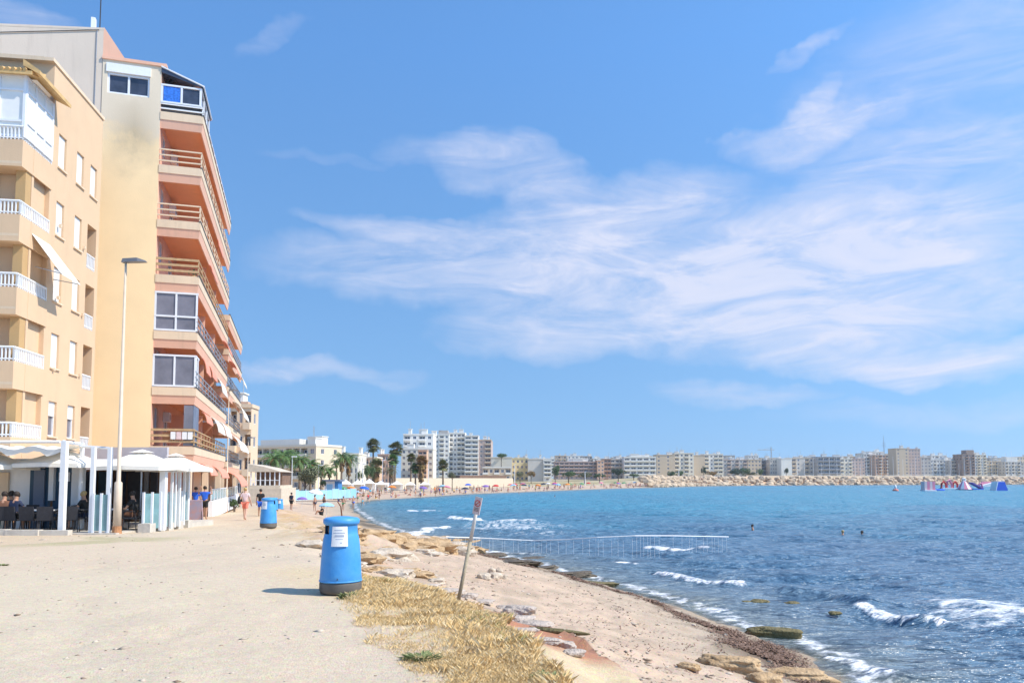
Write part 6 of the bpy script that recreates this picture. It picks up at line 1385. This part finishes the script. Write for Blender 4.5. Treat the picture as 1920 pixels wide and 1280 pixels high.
def f4(o, w):
    n = 12
    for k in range(n):
        a0, a1 = math.pi * 2 * k / n, math.pi * 2 * (k + 1) / n; r0, r1 = w / 2, w * .14
        MB().add([(math.cos(a0) * r0, math.sin(a0) * r0, .3), (math.cos(a1) * r0, math.sin(a1) * r0, .3), (math.cos(a1) * r1, math.sin(a1) * r1, 3.6), (math.cos(a0) * r1, math.sin(a0) * r1, 3.6), (0, 0, .3), (0, 0, 3.6)], [(0, 1, 2, 3), (0, 4, 1), (3, 2, 5)]).build('stripe_panel', K['c_white' if k % 2 else 'c_pink'], o)
    tub([(math.cos(t) * .55, 0, 4.3 + math.sin(t) * .55) for t in np.linspace(0, 6.28, 12)], .28, 'c_white', o, 'top_ring'); MB().lathe([(w / 2 + .3, 0), (w / 2 + .4, .3), (w / 2, .35)], 16).build('raft', K['c_navy'], o)
infl('inflatable_tower', 'red and white striped inflatable cone tower with a ring on top', 1793, 1818, 918, f4)
def f5(o, w):
    m = MB(); m.prism([(-w / 2, 3.2), (-w / 2, 2.6), (w / 2, .2), (w / 2, .7)], -1.2, 1.2, 'y'); m.build('slide', K['c_violet'], o); MB().cbox((0, 0, .2), (w, 2.8, .4)).build('raft', K['c_royal'], o); tub([(w * .2, 0, .4), (w * .3, 0, 2.6), (w * .5, 0, 2.8), (w * .6, 0, .4)], .3, 'c_pink', o, 'arch')
infl('inflatable_slide', 'violet and blue inflatable slide right of the striped tower', 1818, 1838, 917, f5)
def f6(o, w): MB().prism([(-w / 2, .1), (-w / 2, .8), (-w * .2, 1.4), (w / 2, 2.6), (w / 2, .1)], -1.3, 1.3, 'y').build('ramp', K['c_white'], o); MB().cbox((w * .1, 1.5, 2.2), (w * .9, .6, 1.6)).build('pink_wall', K['c_pink'], o)
infl('inflatable_ramp', 'white inflatable ramp with a pink back wall beside the navy block', 1838, 1860, 912, f6)
def f7(o, w): MB().prism([(-w / 2, 0), (-w * .3, 3.5), (w * .25, 3.5), (w / 2, 0)], -1.5, 1.5, 'y').build('block', K['c_royal'], o); MB().prism([(-w * .56, 0), (-w * .38, 3.6), (-w * .31, 3.6), (-w * .502, 0)], -1.6, 1.6, 'y').build('edge_tube', K['c_white'], o); MB().cbox((0, 0, 3.62), (w * .5, 2.4, .22)).build('top_pad', K['c_white'], o)
infl('inflatable_block', 'deep blue inflatable trapezoid block at the right end of the floating playground', 1860, 1882, 919, f7)
x, y = sea(1677, 920); o = thing('buoy', 'white topped red buoy left of the floating playground', 'buoy', (x, y, SEA)); MB().lathe([(.7, -.2), (.95, .3), (.7, .6), (.3, .62)], 14).build('float', K['c_coral'], o, True); MB().lathe([(.3, .62), (.4, 1.2), (.25, 1.9), (.05, 2.0)], 12).build('top_mark', K['white'], o, True)

# ------------------------------------------------------------ small stuff: grass, weeds, wrack, pebbles
def in_poly(x, y, poly):
    r = np.zeros(x.shape, bool); j = len(poly) - 1
    for i in range(len(poly)):
        (xi, yi), (xj, yj) = poly[i], poly[j]; r ^= ((yi > y) != (yj > y)) & (x < (xj - xi) * (y - yi) / (yj - yi + 1e-12) + xi); j = i
    return r
def tri_obj(name, V, Fc, colr, m):
    me = bpy.data.meshes.new(name); me.vertices.add(len(V)); me.vertices.foreach_set('co', V.ravel()); q = Fc; k = q.shape[1]
    me.loops.add(q.size); me.loops.foreach_set('vertex_index', q.ravel().astype(np.int32)); me.polygons.add(len(q)); me.polygons.foreach_set('loop_start', np.arange(0, q.size, k, dtype=np.int32)); me.update(calc_edges=True)
    at_ = me.color_attributes.new('tone', 'FLOAT_COLOR', 'POINT'); at_.data.foreach_set('color', np.concatenate([colr, np.ones((len(colr), 1))], 1).ravel()); me.materials.append(m); return link(name, me)
g = np.random.default_rng(3)
GP = [(632, 1105), (700, 1082), (745, 1090), (800, 1108), (852, 1128), (905, 1146), (945, 1166), (992, 1205), (1022, 1240), (1062, 1290), (1130, 1350), (800, 1400), (770, 1290), (745, 1240), (712, 1205), (680, 1170), (655, 1142)]
GW = [gpt(*p)[:2] for p in GP]
NB = 1000000; x = g.uniform(-3.4, 1.6, NB); y = g.uniform(4.0, 13.6, NB)
k_ = in_poly(x + (fbm(x * 3, y * 3, 3) - .5) * .5, y + (fbm(x * 3 + 9, y * 3, 3) - .5) * .5, GW); x, y = x[k_], y[k_]
dPq = sdist(x, y, BL); dens = (.12 + 1.1 * sstep(.40, .58, fbm(x * 1.5, y * 1.5, 4))) * (.10 + .90 * sstep(2.3, 1.0, dPq)); k_ = g.random(len(x)) < dens * 1.5; x, y, dPq = x[k_], y[k_], dPq[k_]
nb = min(len(x), 190000); x, y, dPq = x[:nb], y[:nb], dPq[:nb]; z = ground_z(x, y) - .005
tuft = fbm(x * 2.2 + 3, y * 2.2, 3); hgt = g.uniform(.015, .10, nb) ** 1.0 * (.6 + .7 * sstep(.35, .7, tuft)) * (.6 + .5 * sstep(2.0, .6, dPq)); ang = g.uniform(0, 6.283, nb); ln = hgt * g.uniform(.2, 1.1, nb); wd = g.uniform(.0010, .0021, nb)
la = ang + g.uniform(-1, 1, nb); sx_, sy_ = np.cos(ang) * wd, np.sin(ang) * wd; lx, ly = np.cos(la) * ln, np.sin(la) * ln
V = np.stack([np.stack([x - sx_, y - sy_, z], 1), np.stack([x + sx_, y + sy_, z], 1), np.stack([x + lx * .4 + sx_ * .8, y + ly * .4 + sy_ * .8, z + hgt * .65], 1), np.stack([x + lx, y + ly, z + hgt], 1)], 1).reshape(-1, 3)
tn = g.random((nb, 1)); green = (fbm(x * .8 + 50, y * .8, 3) > .60)[:, None] * (g.random((nb, 1)) < .12)
cb = np.array([.90, .66, .33]) * (1 - tn) + np.array([.78, .55, .25]) * tn; cb = np.where(g.random((nb, 1)) < .2, np.array([[.90, .75, .48]]), cb); cb = np.where(green, np.array([[.40, .40, .14]]), cb)
gm_ = mat('dry_grass_blade', (.95, .95, .95), .8, .05, 5, attr='tone')
tag(tri_obj('dry_grass', V, np.arange(nb * 4).reshape(-1, 4), np.repeat(cb, 4, 0), gm_), 'dry straw coloured grass growing on the bank between the path and the beach', 'grass', kind='stuff')
# green weeds
def weed(label, px_, py_, r_, n, h_):
    x0, y0, z0 = gpt(px_, py_); m = MB(); r = random.Random(px_)
    for i in range(n):
        a = r.uniform(0, 6.28); l = r.uniform(.4, 1) * h_; b = Vector((math.cos(a), math.sin(a), 0)) * r_ * r.random() * .6; t = b + Vector((math.cos(a) * r_ * r.uniform(.3, 1), math.sin(a) * r_ * r.uniform(.3, 1), l)); s = Vector((-math.sin(a), math.cos(a), 0)) * .012; md = b.lerp(t, .6) + Vector((0, 0, l * .2))
        m.add([b, md + s, t, md - s], [(0, 1, 2, 3)])
    o = m.build('weed', mat('weed_leaf', (.11, .15, .05), .7, .3, 20, col2=(.24, .27, .10))); o.location = (x0, y0, z0 - .01); tag(o, label, 'plant')
weed('small bright green weed at the right foot of the nearest bin', 655, 1122, .13, 160, .10); weed('low green weed patch in the dry grass near the bottom of the picture', 790, 1236, .16, 130, .06); weed('grey green weed tuft at the lower end of the dry grass', 1030, 1275, .13, 90, .06); weed('tiny weed on the path at the left edge', 4, 1060, .10, 60, .04)
# weed wrack on the tide line
NW = 130000; t_ = g.uniform(0, 1, NW); yy = 9 + 42 * t_ ** 1.5; xsh = np.interp(yy, [p[1] for p in SH[:12]], [p[0] for p in SH[:12]]); nz = fbm(yy * .5, yy * 0 + 3, 3)
off = .85 + (nz - .5) * 1.2 + g.normal(0, .17 + .22 * (yy < 19), NW) + .02 * yy; off = np.where(g.random(NW) < .035, g.uniform(.5, 6, NW) * np.clip(1.2 - yy / 60, .3, 1), off); x = xsh - off; y = yy + g.normal(0, .1, NW)
dn = sstep(.38, .62, fbm(x * 1.6, y * 1.6, 4)) * (.25 + .75 * (yy < 19) + .5 * (yy > 38)); k_ = g.random(NW) < dn; x, y = x[k_], y[k_]; nb = len(x); z = ground_z(x, y) + g.uniform(0, .05, nb)
ang = g.uniform(0, 6.28, nb); ll = g.uniform(.02, .08, nb); wd = g.uniform(.004, .012, nb) * (1 + y / 25); lx, ly = np.cos(ang) * ll, np.sin(ang) * ll; sx_, sy_ = -np.sin(ang) * wd, np.cos(ang) * wd; dz = g.uniform(-.03, .03, nb)
V = np.stack([np.stack([x - sx_, y - sy_, z], 1), np.stack([x + sx_, y + sy_, z], 1), np.stack([x + lx + sx_, y + ly + sy_, z + dz], 1), np.stack([x + lx - sx_, y + ly - sy_, z + dz], 1)], 1).reshape(-1, 3)
tn = g.random((nb, 1)); cb = np.array([.14, .075, .045]) * (1 - tn) + np.array([.32, .20, .14]) * tn
tag(tri_obj('seaweed', V, np.arange(nb * 4).reshape(-1, 4), np.repeat(cb, 4, 0), mat('dry_seaweed', (.95, .95, .95), .85, .05, 5, attr='tone')), 'brown seaweed wrack washed up along the tide line', 'seaweed', kind='stuff')
# pebbles
NP = 24000; y = 4 + 26 * g.random(NP) ** 1.7; px_ = g.uniform(-100, 1500, NP); x = (px_ - 960) / 1400 * y; dS_ = sdist(x, y, SH); dP_ = sdist(x, y, BL)
k_ = (dS_ > .4) & (g.random(NP) < np.where(dP_ < 0, .35 + .65 * sstep(.45, .6, fbm(x * 1.2, y * 1.2, 3)), np.where(fbm(x * .7, y * .7, 3) > .52, .16, .04))); x, y = x[k_], y[k_]; nb = len(x); z = ground_z(x, y)
oc = np.array([[1, 0, 0], [0, 1, 0], [-1, 0, 0], [0, -1, 0], [0, 0, .6], [0, 0, -.5]]); of = np.array([[0, 1, 4], [1, 2, 4], [2, 3, 4], [3, 0, 4], [1, 0, 5], [2, 1, 5], [3, 2, 5], [0, 3, 5]])
s_ = g.gamma(2, .006, nb)[:, None, None] * (1 + .03 * y[:, None, None]); a = g.uniform(0, 6.28, nb); rot = np.stack([np.stack([np.cos(a), -np.sin(a), 0 * a], 1), np.stack([np.sin(a), np.cos(a), 0 * a], 1), np.stack([0 * a, 0 * a, 0 * a + 1], 1)], 1)
V = np.einsum('nij,kj->nki', rot, oc * np.array([1.3, .9, .7])) * s_ * g.uniform(.7, 1.2, (nb, 6, 1)) + np.stack([x, y, z], 1)[:, None, :]; Fc = (of[None] + 6 * np.arange(nb)[:, None, None]).reshape(-1, 3)
tn = g.random((nb, 1)); cb = np.array([.62, .52, .41]) * (1 - tn) + np.array([.26, .18, .12]) * tn
tag(tri_obj('pebbles', V.reshape(-1, 3), Fc, np.repeat(cb, 6, 0), mat('pebble', (.95, .95, .95), .9, .05, 5, attr='tone')), 'small pebbles scattered over the path edge and the beach', 'pebbles', kind='stuff')

# ------------------------------------------------------------ sea haze: one closed box of thin air round everything
hm = bpy.data.materials.new('thin_sea_haze'); hm.use_nodes = True; ht_ = hm.node_tree; ht_.nodes.clear(); ho = ht_.nodes.new('ShaderNodeOutputMaterial'); hv = ht_.nodes.new('ShaderNodeVolumePrincipled')
hv.inputs['Color'].default_value = (.86, .92, 1.0, 1); hv.inputs['Density'].default_value = HAZE; hv.inputs['Anisotropy'].default_value = .3; ht_.links.new(hv.outputs[0], ho.inputs['Volume'])
tag(MB().box(-2000, 3000, -80, 3700, -12, 75).build('haze', hm, None), kind='stuff')
